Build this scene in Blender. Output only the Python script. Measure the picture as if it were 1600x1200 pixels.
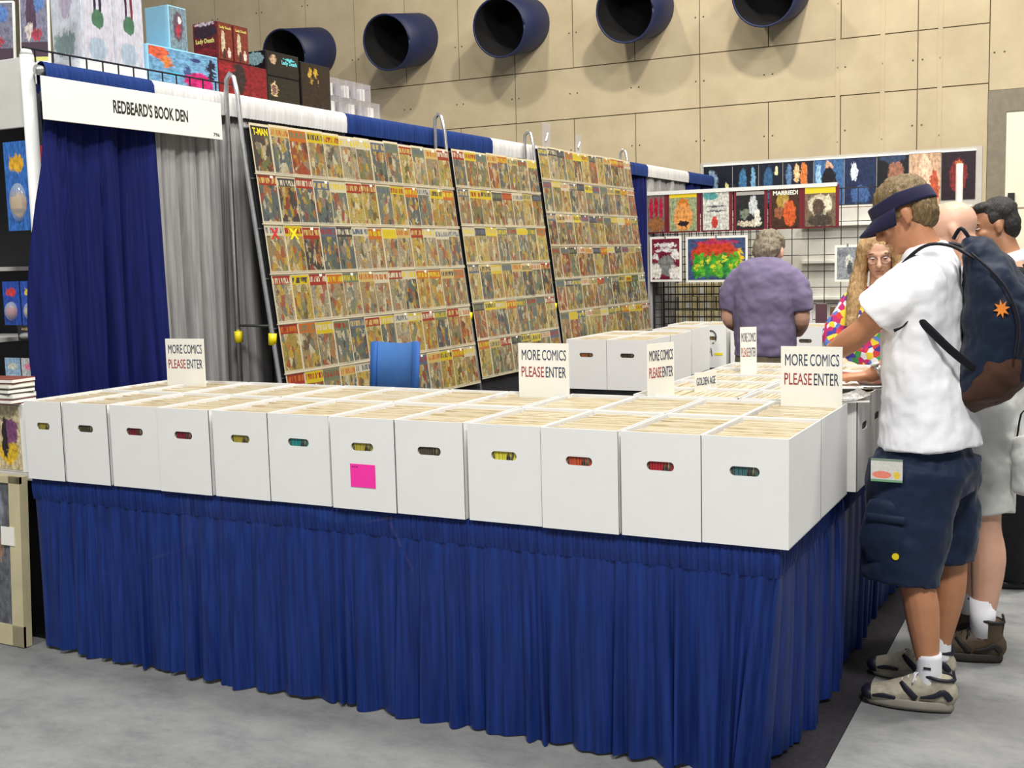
import bpy, math, random
from mathutils import Vector, Matrix
random.seed(7)
for o in list(bpy.data.objects): bpy.data.objects.remove(o)
S = bpy.context.scene; COL = S.collection
V = Vector
def lin(v):
    v /= 255.0
    return v/12.92 if v <= 0.04045 else ((v+0.055)/1.055)**2.4
def C(r, g, b): return (lin(r), lin(g), lin(b), 1.0)

# ------------------------------------------------------------------ camera
cd = bpy.data.cameras.new('camera'); cam = bpy.data.objects.new('camera', cd); COL.objects.link(cam)
cam.location = (0.804, -3.275, 1.621)
cam.rotation_euler = (math.radians(83.71), math.radians(1.418), math.radians(27.397))
cd.sensor_width = 36; cd.lens = 1783*36/1600; cd.clip_start = 0.05; cd.clip_end = 200
S.camera = cam
# ------------------------------------------------------------------ light
S.view_settings.view_transform = 'Standard'; S.view_settings.look = 'None'
S.view_settings.gamma = 1; S.view_settings.exposure = 0.12; S.view_settings.use_curve_mapping = False
W = bpy.data.worlds.new('hall_air'); S.world = W; W.use_nodes = True
W.node_tree.nodes['Background'].inputs[0].default_value = (0.92, 0.95, 1.0, 1)
W.node_tree.nodes['Background'].inputs[1].default_value = 0.24
def area(name, loc, size, power, target, col=(1, 0.98, 0.94)):
    l = bpy.data.lights.new(name, 'AREA'); l.shape = 'DISK'; l.size = size; l.energy = power; l.color = col
    o = bpy.data.objects.new(name, l); COL.objects.link(o); o.location = loc
    o.rotation_euler = (V(target)-V(loc)).to_track_quat('-Z', 'Y').to_euler(); return o
area('hall_lamp', (2.5, -4.5, 8.0), 1.6, 580, (-0.5, 0.5, 0))
area('hall_lamp', (-3.0, -5.5, 8.0), 1.6, 300, (-2.0, 1.0, 0))
area('hall_lamp', (0.5, 1.5, 8.5), 1.6, 470, (0, 2.2, 0))
area('hall_lamp', (-1.5, 6.0, 8.8), 0.5, 440, (-2.5, 12.5, 2.5), (1, 0.93, 0.8))
area('hall_lamp', (-6.5, 7.0, 8.8), 0.5, 200, (-7.5, 12.5, 3.0), (1, 0.93, 0.8))
area('hall_lamp', (3.5, 5.0, 8.8), 1.2, 500, (1.0, 8, 0), (1, 0.95, 0.86))

# ------------------------------------------------------------------ mesh builder
class MB:
    def __init__(s): s.v = []; s.f = []; s.m = []
    def add(s, vs, fs, mi=0):
        o = len(s.v); s.v += [tuple(x) for x in vs]
        for f in fs: s.f.append(tuple(i+o for i in f)); s.m.append(mi)
    def box(s, x0, x1, y0, y1, z0, z1, mi=0, M=None):
        p = [V((x, y, z)) for z in (z0, z1) for y in (y0, y1) for x in (x0, x1)]
        if M: p = [M @ q for q in p]
        s.add(p, [(0,2,3,1),(4,5,7,6),(0,1,5,4),(2,6,7,3),(0,4,6,2),(1,3,7,5)], mi); return s
    def tube(s, pts, r, n=8, mi=0, flat=None, smooth=0, closed_caps=True, ref=None, round_caps=False):
        """sweep of elliptical rings; r = number, or list of number/(a,b); a runs along ref"""
        pts = [V(p) for p in pts]
        rr = r if isinstance(r, list) else [r]*len(pts)   # list = one per point
        rr = [(q, q) if not hasattr(q, '__len__') else tuple(q) for q in rr]
        if smooth:
            P2, R2 = [], []
            for i in range(len(pts)-1):
                p0 = pts[max(i-1, 0)]; p1 = pts[i]; p2 = pts[i+1]; p3 = pts[min(i+2, len(pts)-1)]
                for k in range(smooth):
                    t = k/smooth; t2 = t*t; t3 = t2*t
                    P2.append(0.5*((2*p1)+(p2-p0)*t+(2*p0-5*p1+4*p2-p3)*t2+(3*p1-p0-3*p2+p3)*t3))
                    e = t*t*(3-2*t)
                    R2.append((rr[i][0]*(1-e)+rr[i+1][0]*e, rr[i][1]*(1-e)+rr[i+1][1]*e))
            P2.append(pts[-1]); R2.append(rr[-1]); pts, rr = P2, R2
        T = []
        for i in range(len(pts)):
            d = pts[min(i+1, len(pts)-1)]-pts[max(i-1, 0)]
            T.append(d.normalized() if d.length > 1e-9 else V((0, 0, 1)))
        if round_caps:
            def capring(p, t, r, sgn):
                out = []
                for a in (80, 55, 28):
                    c = math.cos(math.radians(a)); q = math.sin(math.radians(a))
                    out.append((p+t*sgn*q*min(r), (r[0]*c, r[1]*c)))
                return out
            a = capring(pts[0], T[0], rr[0], -1); b = capring(pts[-1], T[-1], rr[-1], 1)[::-1]
            pts = [x[0] for x in a]+pts+[x[0] for x in b]; rr = [x[1] for x in a]+rr+[x[1] for x in b]
            T = [T[0]]*3+T+[T[-1]]*3
        ref = V(ref) if ref else None
        last = None; rings = []
        for p, t, q in zip(pts, T, rr):
            if ref is not None: a = ref-t*ref.dot(t)
            elif last is not None: a = last-t*last.dot(t)
            else:
                a = V((0, 0, 1)) if abs(t.z) < 0.9 else V((0, 1, 0)); a = a-t*a.dot(t)
            if a.length < 1e-6: a = t.orthogonal()
            a.normalize(); last = a; b = t.cross(a)
            rings.append([p+a*math.cos(2*math.pi*k/n)*q[0]+b*math.sin(2*math.pi*k/n)*q[1] for k in range(n)])
        o = [x for ring in rings for x in ring]; f = []
        for i in range(len(rings)-1):
            for k in range(n):
                k2 = (k+1) % n; f.append((i*n+k, i*n+k2, (i+1)*n+k2, (i+1)*n+k))
        if closed_caps: f.append(tuple(range(n))[::-1]); f.append(tuple((len(rings)-1)*n+k for k in range(n)))
        s.add(o, f, mi); return s
    def ell(s, c, r, M=None, n=16, m=10, mi=0):
        c = V(c); o = []; f = []
        if not hasattr(r, '__len__'): r = (r, r, r)
        for i in range(m+1):
            th = math.pi*i/m
            for k in range(n):
                ph = 2*math.pi*k/n
                p = V((r[0]*math.sin(th)*math.cos(ph), r[1]*math.sin(th)*math.sin(ph), r[2]*math.cos(th)))
                if i in (0, m): p = V((0, 0, r[2]*math.cos(th)))
                o.append(c+(M @ p if M else p))
        # poles as fans
        vs = [o[0]]; idx = {}
        for i in range(1, m):
            for k in range(n): idx[(i, k)] = len(vs); vs.append(o[i*n+k])
        vs.append(o[m*n]); e = len(vs)-1
        for k in range(n):
            k2 = (k+1) % n
            f.append((0, idx[(1, k)], idx[(1, k2)])); f.append((e, idx[(m-1, k2)], idx[(m-1, k)]))
            for i in range(1, m-1): f.append((idx[(i, k)], idx[(i+1, k)], idx[(i+1, k2)], idx[(i, k2)]))
        s.add(vs, f, mi); return s
    def prism(s, poly, y0, y1, mi=0):   # polygon in XZ, extruded along Y
        n = len(poly)
        s.add([(x, y0, z) for x, z in poly]+[(x, y1, z) for x, z in poly],
              [tuple(range(n)), tuple(range(2*n-1, n-1, -1))]+[(k, k+n, (k+1) % n+n, (k+1) % n) for k in range(n)], mi); return s
    def mesh(s, name, mats, smooth=False):
        me = bpy.data.meshes.new(name); me.from_pydata(s.v, [], s.f)
        for m in (mats if isinstance(mats, (list, tuple)) else [mats]): me.materials.append(m)
        me.polygons.foreach_set('material_index', s.m)
        if smooth: me.polygons.foreach_set('use_smooth', [True]*len(s.f))
        me.update(); return me
    def build(s, name, mats, parent=None, smooth=False, bevel=0, loc=None, rz=None):
        return link(name, s.mesh(name, mats, smooth), parent, bevel, loc, rz)
def link(name, me, parent=None, bevel=0, loc=None, rz=None):
    o = bpy.data.objects.new(name, me); COL.objects.link(o); o.parent = parent
    if loc: o.location = loc
    if rz is not None: o.rotation_euler.z = rz
    if bevel:
        b = o.modifiers.new('bevel', 'BEVEL'); b.width = bevel; b.segments = 2; b.limit_method = 'ANGLE'
    return o
def tag(o, label, cat, group=None, kind=None):
    o['label'] = label; o['category'] = cat
    if group: o['group'] = group
    if kind: o['kind'] = kind
    return o
def struct(o, label=None):
    o['kind'] = 'structure'
    if label: o['label'] = label
    return o
def thing(name, label, cat, loc=(0, 0, 0), rz=0, group=None):
    o = bpy.data.objects.new(name, None); COL.objects.link(o); o.location = loc; o.rotation_euler.z = rz
    o.empty_display_size = 0.1
    return tag(o, label, cat, group)
def fuse(name, B, mat, voxel, parent=None, smooth=4, folds=None, rough=None):
    """one continuous skin over overlapping closed shapes"""
    me = B.mesh(name+'_raw', mat); o = bpy.data.objects.new(name, me); COL.objects.link(o)
    r = o.modifiers.new('r', 'REMESH'); r.mode = 'VOXEL'; r.voxel_size = voxel
    if smooth:
        q = o.modifiers.new('s', 'SMOOTH'); q.factor = 0.5; q.iterations = smooth
    for k, (size, stren) in enumerate(folds or []):
        t = bpy.data.textures.new(name+'_fold', 'CLOUDS'); t.noise_scale = size; t.noise_depth = 2
        d = o.modifiers.new('d', 'DISPLACE'); d.texture = t; d.strength = stren; d.mid_level = 0.5; d.texture_coords = 'GLOBAL'
    bpy.context.view_layer.update()
    ev = o.evaluated_get(bpy.context.evaluated_depsgraph_get())
    m2 = bpy.data.meshes.new_from_object(ev); o.modifiers.clear(); o.data = m2; m2.name = name
    bpy.data.meshes.remove(me)
    m2.materials.clear()
    for m in (mat if isinstance(mat, (list, tuple)) else [mat]): m2.materials.append(m)
    m2.polygons.foreach_set('use_smooth', [True]*len(m2.polygons)); m2.polygons.foreach_set('material_index', [0]*len(m2.polygons))
    o.parent = parent; return o

# ------------------------------------------------------------------ materials
class NT:
    def __init__(s, name):
        s.mat = bpy.data.materials.new(name); s.mat.use_nodes = True; s.t = s.mat.node_tree; s.n = s.t.nodes
        s.b = s.n['Principled BSDF']
    def node(s, kind, **kw):
        n = s.n.new(kind)
        for k, v in kw.items(): setattr(n, k, v)
        return n
    def put(s, sock, val):
        if isinstance(val, bpy.types.NodeSocket): s.t.links.new(val, sock)
        elif val is not None: sock.default_value = val
    def math(s, op, a, b=None, c=None, clamp=False):
        n = s.node('ShaderNodeMath', operation=op, use_clamp=clamp)
        for i, x in enumerate((a, b, c)):
            if x is not None: s.put(n.inputs[i], x)
        return n.outputs[0]
    def mix(s, f, a, b):
        n = s.node('ShaderNodeMix', data_type='RGBA'); s.put(n.inputs[0], f); s.put(n.inputs[6], a); s.put(n.inputs[7], b); return n.outputs[2]
    def noise(s, scale, vec=None, detail=3, rough=0.55, stretch=None):
        n = s.node('ShaderNodeTexNoise'); n.inputs['Scale'].default_value = scale; n.inputs['Detail'].default_value = detail; n.inputs['Roughness'].default_value = rough
        if vec is not None: s.put(n.inputs['Vector'], vec)
        return n.outputs['Fac']
    def coord(s, which='Object', scale=None):
        o = s.node('ShaderNodeTexCoord').outputs[which]
        if scale:
            m = s.node('ShaderNodeMapping'); m.inputs['Scale'].default_value = scale; s.put(m.inputs[0], o); return m.outputs[0]
        return o
    def ramp(s, fac, stops, const=False):
        n = s.node('ShaderNodeValToRGB'); s.put(n.inputs[0], fac); e = n.color_ramp
        if const: e.interpolation = 'CONSTANT'
        while len(e.elements) < len(stops): e.elements.new(0.5)
        for i, (p, c) in enumerate(stops): e.elements[i].position = p; e.elements[i].color = c
        return n.outputs[0]
    def bump(s, h, strength=0.3, dist=0.01):
        n = s.node('ShaderNodeBump'); n.inputs['Strength'].default_value = strength; n.inputs['Distance'].default_value = dist
        s.put(n.inputs['Height'], h); s.put(s.b.inputs['Normal'], n.outputs[0])
    def set(s, **kw):
        for k, v in kw.items(): s.put(s.b.inputs[k.replace('_', ' ')], v)
        return s
def M_(name, col, rough=0.6, metal=0, var=0.12, scale=12, bump=0, bscale=60, spec=0.5, coat=0, coord='Object', sheen=0):
    t = NT(name); vec = t.coord(coord)
    dark = tuple(x*(1-var) for x in col[:3])+(1,); lite = tuple(min(1, x*(1+var)) for x in col[:3])+(1,)
    t.set(Base_Color=t.ramp(t.noise(scale, vec), [(0.3, dark), (0.7, lite)]), Roughness=rough, Metallic=metal, Specular_IOR_Level=spec, Coat_Weight=coat, Sheen_Weight=sheen)
    if bump: t.bump(t.noise(bscale, vec, 4), bump, 0.004)
    return t.mat
def stain(name, col, col2, scale, rough, bump=0, bscale=200, thr=(0.35, 0.7), bdist=0.004, coord='Object', map_scale=None):
    t = NT(name); vec = t.coord(coord, map_scale)
    t.set(Base_Color=t.ramp(t.noise(scale, vec, 5, 0.65), [(thr[0], col), (thr[1], col2)]), Roughness=rough)
    if bump: t.bump(t.noise(bscale, t.coord(coord), 3), bump, bdist)
    return t.mat
def clear_plastic(name, col=(1, 1, 1, 1), alpha=0.2, rough=0.12):
    t = NT(name); t.set(Base_Color=t.mix(t.noise(20, t.coord()), col, tuple(x*0.93 for x in col[:3])+(1,)), Roughness=rough, Alpha=alpha, Specular_IOR_Level=0.9)
    return t.mat
def art(name, bg, spots=(), bands=(), grit=0.25, scale=6, rough=0.35, coat=0.2, wob=0.5):
    """flat print, drawn in the sheet's own 0..1 box: bands (z0,z1,col) and brushy shapes (cx,cz,rx,rz,col)"""
    t = NT(name); g = t.coord('Generated'); sp = t.node('ShaderNodeSeparateXYZ'); t.put(sp.inputs[0], g); X0, Z0 = sp.outputs[0], sp.outputs[2]
    wn = t.node('ShaderNodeTexNoise'); wn.inputs['Scale'].default_value = scale*1.5; wn.inputs['Detail'].default_value = 4; wn.inputs['Roughness'].default_value = 0.7; t.put(wn.inputs['Vector'], g)
    ws = t.node('ShaderNodeSeparateColor'); t.put(ws.inputs[0], wn.outputs['Color']); amt = 0.62*wob
    X = t.math('ADD', X0, t.math('MULTIPLY', t.math('SUBTRACT', ws.outputs[0], 0.5), amt)); Z = t.math('ADD', Z0, t.math('MULTIPLY', t.math('SUBTRACT', ws.outputs[1], 0.5), amt))
    n2 = t.noise(scale*2.0, g, 4, 0.6); n3 = t.noise(scale*1.3, t.coord('Generated', (1.7, 1, 0.8)), 4, 0.65)
    def tone(c): return t.ramp(n2, [(0.36, tuple(x*(1-grit*1.8 if grit < 0.4 else 0.2) for x in c[:3])+(1,)), (0.5, c), (0.66, tuple(min(1, x*(1+grit*1.6)+0.02*grit) for x in c[:3])+(1,))])
    col = t.mix(t.math('MULTIPLY', t.math('GREATER_THAN', n3, 0.56), min(0.6, grit*1.6)), tone(bg), tuple(x*0.5 for x in bg[:3])+(1,))
    for z0, z1, c in bands:
        m = t.math('MULTIPLY', t.math('GREATER_THAN', Z0, z0), t.math('LESS_THAN', Z0, z1)); col = t.mix(m, col, c)
    for cx, cz, rx, rz, c in spots:
        dx = t.math('DIVIDE', t.math('SUBTRACT', X, cx), rx); dz = t.math('DIVIDE', t.math('SUBTRACT', Z, cz), rz)
        d = t.math('ADD', t.math('MULTIPLY', dx, dx), t.math('MULTIPLY', dz, dz))
        m = t.math('MULTIPLY', t.math('SUBTRACT', 1.15, d), 4.0, clamp=True)
        col = t.mix(m, col, tone(c))
    t.set(Base_Color=col, Roughness=rough, Coat_Weight=coat, Coat_Roughness=0.15); return t.mat

m_card = M_('white_cardboard', C(235, 234, 231), 0.55, var=0.015, scale=9, bump=0.05, bscale=90)
m_rim = M_('raw_cardboard_edge', C(190, 160, 120), 0.8, var=0.1, scale=40)
m_sign = M_('white_sign_board', C(238, 236, 226), 0.5, var=0.01)
m_black = M_('black_plastic', C(14, 13, 16), 0.5, var=0.2)
m_ink = M_('black_ink', C(28, 27, 32), 0.6, var=0.1)
m_inkblue = M_('navy_ink', C(38, 52, 84), 0.6, var=0.1)
m_inkred = M_('red_ink', C(150, 38, 44), 0.6, var=0.1)
m_steel = M_('galvanised_tube', C(205, 205, 205), 0.28, metal=0.85, var=0.1, scale=30)
m_whitepaint = M_('white_enamel', C(226, 226, 222), 0.4, var=0.03)
m_yellow = M_('yellow_plastic', C(236, 214, 20), 0.45, var=0.08)
m_pink = M_('pink_paper', C(255, 50, 168), 0.7, var=0.04)
m_rail = clear_plastic('clear_pocket_plastic', C(226, 216, 190), 0.35, 0.15)
m_clear = clear_plastic('clear_acrylic', C(200, 196, 204), 0.3, 0.08)

# ------------------------------------------------------------------ the hall
m_carpet = None
t = NT('grey_carpet'); vec = t.coord()
big = t.noise(3.2, t.coord('Object', (1.0, 1.5, 1)), 6, 0.75); fine = t.noise(260, vec, 2)
t.set(Base_Color=t.mix(t.math('MULTIPLY', fine, 0.5), t.ramp(big, [(0.34, C(112, 114, 114)), (0.5, C(134, 134, 132)), (0.68, C(148, 148, 144))]), C(120, 122, 126)), Roughness=0.95, Specular_IOR_Level=0.1)
t.bump(fine, 0.5, 0.006); m_carpet = t.mat
struct(MB().box(-20, 8, -8, 13.4, -0.05, 0).build('floor', m_carpet), 'mottled grey exhibition carpet')
m_darkfloor = M_('dark_floor', C(46, 44, 48), 0.95, var=0.2, scale=60, bump=0.4, bscale=250, spec=0.1)
struct(MB().box(-3.6, 0.062, 0.12, 7.9, 0, 0.006).build('floor_dark', m_darkfloor), 'dark flat booth floor showing as a black strip beside the skirt')  # flat dark sheet over the booth floor, its edge reaching past the skirt
# concrete wall of cast panels with recessed joints
m_conc = stain('beige_concrete', C(184, 168, 138), C(200, 185, 154), 1.3, 0.85, 0.15, 30)
m_joint = M_('concrete_joint', C(150, 136, 110), 0.9)
wall = struct(MB().box(-19.6, 6, 13.05, 13.3, 0, 9).build('wall_back', m_joint), 'beige concrete hall wall with panel joints')
YW = 13.0
def panel(x0, x1, z0, z1):
    g = 0.007
    o = MB().box(x0+g, x1-g, YW, YW+0.06, z0+g, z1-g).build('panel', m_conc, wall); return o
xs = [-0.62]+[-1.5-k for k in range(18)]
for a, b in zip(xs[1:], xs[:-1]):
    panel(a, b, 0, 3.72); panel(a, b, 4.48, 7.2); panel(a, b, 7.2, 9)
for a, b in ((-1.5, -0.62), (-4.5, -1.5), (-7.5, -4.5), (-10.5, -7.5), (-13.5, -10.5), (-16.5, -13.5), (-18.5, -16.5)): panel(a, b, 3.72, 4.48)
panel(-0.62, 2.4, 3.62, 9); panel(2.4, 6, 0, 9)
for x in (-2.54, -1.95, -1.22):
    B = MB().box(x-0.03, x+0.03, 12.992, 13.0, 0, 8.9)
    o = B.build('cover_strip', m_conc, wall)
    for z in (4.1, 3.1, 4.95): MB().box(x-0.01, x+0.01, 12.989, 12.993, z-0.01, z+0.01).build('strip_screw', m_joint, o)
m_bolt = M_('bolt_hole', C(96, 84, 66), 0.9)
B = MB()
for k in range(19):
    for z in (3.25, 4.1, 5.0, 6.0):
        for dx in (0.06, -0.06): B.tube([(-0.5-k+dx, 12.996, z), (-0.5-k+dx, 13.01, z)], 0.013, 6)
B.build('bolt_hole', m_bolt, wall)['kind'] = 'stuff'
# doorway on the right
m_reveal = M_('door_reveal', C(128, 120, 104), 0.7)
m_door = M_('cream_door', C(236, 230, 206), 0.5, var=0.02)
d = struct(MB().box(-0.62, -0.40, 12.98, 13.05, 0, 3.62).box(-0.40, 2.4, 12.98, 13.05, 3.34, 3.62).build('trim_1', m_reveal), 'grey-brown frame around the cream doorway')
d = struct(MB().box(-0.40, 2.4, 13.0, 13.04, 0, 3.34).build('door_1', m_door), 'cream hall door beyond the suited man')
MB().box(-0.40, 2.4, 12.99, 13.0, 2.1, 2.115).build('door_seam', m_joint, d)
MB().box(-0.36, -0.28, 12.94, 13.0, 2.1, 2.3).build('door_handle', m_black, d)
# blue air nozzles
m_nozzle = M_('blue_painted_duct', C(28, 38, 76), 0.5, var=0.12, scale=4)
m_ductin = M_('duct_lining', C(10, 10, 12), 0.9)
for i, (x, nm) in enumerate(((-11.30, 'blue round air nozzle farthest left, behind the toy boxes'), (-9.29, 'second blue round air nozzle from the left on the wall'), (-7.30, 'third blue round air nozzle from the left on the wall'), (-5.30, 'fourth blue round air nozzle from the left, cut by the photo top'), (-3.33, 'rightmost blue round air nozzle, mostly above the photo top'))):
    e = thing('air_nozzle', nm, 'air nozzle', (x, 13.0, 5.2), group='air nozzles along the concrete wall')
    n = 36; a = V((0, 0.02, 0.02)); b = V((0, -0.88, -0.18)); ax = (b-a).normalized(); sd = V((1, 0, 0)); up = ax.cross(sd)
    if up.z < 0: up = -up
    vs = []; fs = []
    for p, r, uu in ((V((0, -0.003, 0.0)), 0.42, V((0, 0, 1))), (b, 0.43, up), (b, 0.41, up), (V((0, -0.08, 0.0)), 0.39, V((0, 0, 1)))):
        vs += [p+sd*math.cos(2*math.pi*k/n)*r+uu*math.sin(2*math.pi*k/n)*r for k in range(n)]
    for q in range(2):
        fs += [(q*n+k, q*n+(k+1) % n, (q+1)*n+(k+1) % n, (q+1)*n+k) for k in range(n)]
    B = MB(); B.add(vs, fs); B.build('duct', m_nozzle, e, True)
    B = MB(); B.add(vs, [(2*n+k, 2*n+(k+1) % n, 3*n+(k+1) % n, 3*n+k) for k in range(n)]+[tuple(3*n+k for k in range(n))]); B.build('duct_lining', m_ductin, e, True)
    B = MB().tube([b+sd*math.cos(2*math.pi*k/n)*0.42+up*math.sin(2*math.pi*k/n)*0.42 for k in range(n+1)], 0.016, 6); B.build('rim', m_nozzle, e, True)

# ------------------------------------------------------------------ drapes of the booth's left side
def drape_mat(name, c1, c2, sheen):
    t = NT(name); g = t.noise(5, t.coord('Object', (1, 14, 0.6)), 3)
    t.set(Base_Color=t.ramp(g, [(0.35, c1), (0.65, c2)]), Roughness=0.75, Sheen_Weight=sheen, Specular_IOR_Level=0.12)
    t.bump(t.noise(420, t.coord(), 2), 0.15, 0.002); return t.mat
m_blue = drape_mat('blue_drape', C(16, 22, 72), C(23, 31, 90), 0.0)
m_grey = drape_mat('silver_grey_drape', C(132, 130, 130), C(158, 156, 154), 0.0)
m_valblue = drape_mat('shirred_blue_top', C(20, 44, 100), C(30, 58, 120), 0.05)
m_valwhite = drape_mat('shirred_white_top', C(196, 194, 192), C(214, 212, 210), 0.1)
XD = -3.36
def drape(y0, y1, mat, topmat, label, seed, flare=0.0, cat='drape', deep=0.75):
    rnd = random.Random(seed); n = max(24, int((y1-y0)*170)); rows = 14; vs = []; fs = []
    ph = [rnd.uniform(0, 6.28) for _ in range(6)]; fr = [rnd.uniform(16, 22), rnd.uniform(26, 34), rnd.uniform(9, 12), rnd.uniform(40, 50)]
    folds = []; q = y0+0.06
    while q < y1-0.03: folds.append((q, rnd.uniform(0.03, 0.085), rnd.uniform(0.007, 0.016), rnd.uniform(-0.03, 0.05))); q += rnd.uniform(0.07, 0.19)
    for j in range(rows+1):
        tz = j/rows; z = 2.42-tz*2.40
        for i in range(n+1):
            u = i/n; y = y0+(y1-y0)*u-flare*math.sin(math.pi*min(1, tz/0.95))**1.2*(1-u)
            s = 0.024*math.sin(fr[0]*y+ph[0]+0.5*tz)+0.012*math.sin(fr[1]*y+ph[1]-0.6*tz)+0.016*math.sin(fr[2]*y+ph[2]+tz)
            s = s*(0.45+0.75*min(1, tz*1.6))+0.005*math.sin(fr[3]*3*y)*(1-min(1, tz*3))
            for fy, fd, fw, fs_ in folds: s -= fd*min(1, 0.25+tz*2)*math.exp(-((y-fy-fs_*tz)/(fw*(1+0.5*tz)))**2)/deep
            vs.append((XD+s*deep, y, z))
    for j in range(rows):
        for i in range(n): k = j*(n+1)+i; fs.append((k, k+1, k+n+2, k+n+1))
    e = thing('pipe_drape', label, cat, (0, 0, 0), group='pipe and drape panels')
    B = MB(); B.add(vs, fs); o = B.build('curtain', mat, e, True); so = o.modifiers.new('t', 'SOLIDIFY'); so.thickness = 0.004
    # shirred pocket around the rod
    vs = []; fs = []; n2 = int((y1-y0)*110); m = 12
    prof = [(0.030, 2.40), (0.034, 2.45), (0.032, 2.495), (0.018, 2.518), (0, 2.525), (-0.018, 2.518), (-0.032, 2.495), (-0.03, 2.40)]
    for i in range(n2+1):
        y = y0+(y1-y0)*i/n2; w = 1+0.14*math.sin(i*2.1+rnd.uniform(-.5, .5))+rnd.uniform(-0.05, 0.05)
        for dx, z in prof: vs.append((XD+dx*w, y, z+0.004*w))
    q = len(prof)
    for i in range(n2):
        for k in range(q-1): a = i*q+k; fs.append((a, a+1, a+q+1, a+q))
    B = MB(); B.add(vs, fs); B.build('rod_pocket', topmat, e, True)
    return e
drape(0.325, 0.965, m_blue, m_valblue, 'dark blue drape panel at the near end, under the name sign', 1, 0.14, deep=1.3)
drape(0.965, 2.56, m_grey, m_valwhite, 'silver grey drape panel between name sign and first blue valance', 2)
drape(2.56, 4.42, m_blue, m_valblue, 'blue drape panel behind the middle of the first comic rack', 3)
drape(4.42, 7.15, m_grey, m_valwhite, 'white drape panel behind the two farther comic racks', 4)
drape(7.15, 7.72, m_blue, m_valblue, 'short blue drape panel just past the last comic rack', 5)
drape(7.72, 9.0, m_grey, m_valwhite, 'white drape panel beyond the last comic rack', 6)
drape(9.0, 10.3, m_blue, m_valblue, 'farthest blue drape panel running behind the magazine grid', 8)
e = thing('drape_post', 'white upright post at the near end of the drape', 'post', (XD-0.072, 0.315, 0))
MB().tube([(0, 0, 0), (0, 0, 2.56)], 0.03, 14).build('tube', m_whitepaint, e, True)
MB().box(-0.05, 0.05, -0.06, 0.04, 0, 0.012).build('base_plate', m_steel, e)
MB().tube([(0, 0, 2.56), (0, 0, 2.585)], [0.03, 0.02], 14).build('cap', m_whitepaint, e, True)
MB().tube([(0.072, -0.015, 2.49), (0.072, 0.04, 2.487)], 0.022, 10).build('rod_end', m_steel, e, True)
e = thing('drape_rod', 'metal crossbar carrying the drapes', 'rod', (XD, 0, 0))
MB().tube([(0, 0.30, 2.49), (0, 10.3, 2.49)], 0.014, 8).build('rod', m_steel, e, True)
e = thing('wire_rail', 'thin dark wire rail above the name sign', 'rail', (XD-0.0, 0, 0))
MB().tube([(0, 0.24, 2.575), (0, 1.55, 2.575)], 0.0045, 6).build('rail_wire', m_black, e)
for k in range(14): MB().tube([(0, 0.3+k*0.095, 2.52), (0, 0.3+k*0.095, 2.578)], 0.004, 5).build('stud', m_black, e)

def text_mesh(s, w, h, mat, bold=0.0, thick=0.001):
    cu = bpy.data.curves.new('txt', 'FONT'); cu.body = s; cu.align_x = 'LEFT'; cu.offset = bold; cu.extrude = 0.001; cu.resolution_u = 3
    o = bpy.data.objects.new('txt', cu); COL.objects.link(o); bpy.context.view_layer.update()
    me = bpy.data.meshes.new_from_object(o.evaluated_get(bpy.context.evaluated_depsgraph_get()))
    bpy.data.objects.remove(o); bpy.data.curves.remove(cu)
    xs_ = [v.co.x for v in me.vertices]; ys_ = [v.co.y for v in me.vertices]; zs_ = [v.co.z for v in me.vertices]
    x0, x1, y0, y1 = min(xs_), max(xs_), min(ys_), max(ys_); zm = max(zs_)
    for v in me.vertices:
        x, y, z = v.co; v.co = ((x-x0)/(x1-x0)*w-w/2, -thick*(z/zm*0.5+0.5), (y-y0)/(y1-y0)*h)
    me.materials.clear(); me.materials.append(mat); return me
def text(name, s, w, h, mat, parent, loc, bold=0.0):
    return link(name, text_mesh(s, w, h, mat, bold), parent, 0, loc)
# name sign, hung on the drape, facing the aisle on the right
e = thing('name_sign', "long white name sign reading REDBEARD'S BOOK DEN", 'sign', (XD+0.07, 0.822, 2.267), math.pi/2)
MB().box(-0.565, 0.565, -0.006, 0, 0, 0.185).build('board', m_sign, e, bevel=0.002)
text('lettering', "REDBEARD'S BOOK DEN", 0.485, 0.062, m_ink, e, (0.075, -0.0062, 0.066), 0.022)
text('booth_number', '796', 0.045, 0.018, m_ink, e, (0.52, -0.0062, 0.014), 0.01)

# ------------------------------------------------------------------ tables and skirts
m_table = M_('grey_table_laminate', C(150, 146, 140), 0.5)
def table(label, x0, x1, y0, y1, top=0.745, mat=m_table):
    e = thing('folding_table', label, 'table', ((x0+x1)/2, (y0+y1)/2, 0)); a = (x1-x0)/2; b = (y1-y0)/2
    MB().box(-a, a, -b, b, top-0.03, top).build('tabletop', mat, e, bevel=0.004)
    for sx in (-1, 1):
        for sy in (-1, 1):
            MB().tube([(sx*(a-0.2), sy*(b-0.09), 0.006), (sx*(a-0.2), sy*(b-0.09), top-0.03)], 0.014, 8).build('leg', m_steel, e, True)
        MB().tube([(sx*(a-0.2), -(b-0.09), 0.3), (sx*(a-0.2), b-0.09, 0.3)], 0.01, 6).build('crossbar', m_steel, e, True)
    return e
table('long folding table under the front rows of white boxes', -3.22, -0.06, 0.05, 0.84)
table('folding table under the boxes on the right aisle side', -0.86, -0.06, 0.90, 2.34)
m_blacktop = M_('black_table_cover', C(16, 16, 20), 0.8, var=0.2)
def skirt_mat():
    t = NT('blue_satin_skirt'); g = t.noise(5, t.coord('Object', (12, 12, 0.5)), 3)
    t.set(Base_Color=t.ramp(g, [(0.35, C(15, 36, 94)), (0.65, C(24, 52, 122))]), Roughness=0.45, Specular_IOR_Level=0.25, Sheen_Weight=0.02, Alpha=0.95)
    t.bump(t.noise(500, t.coord(), 2), 0.1, 0.002); return t.mat
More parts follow.
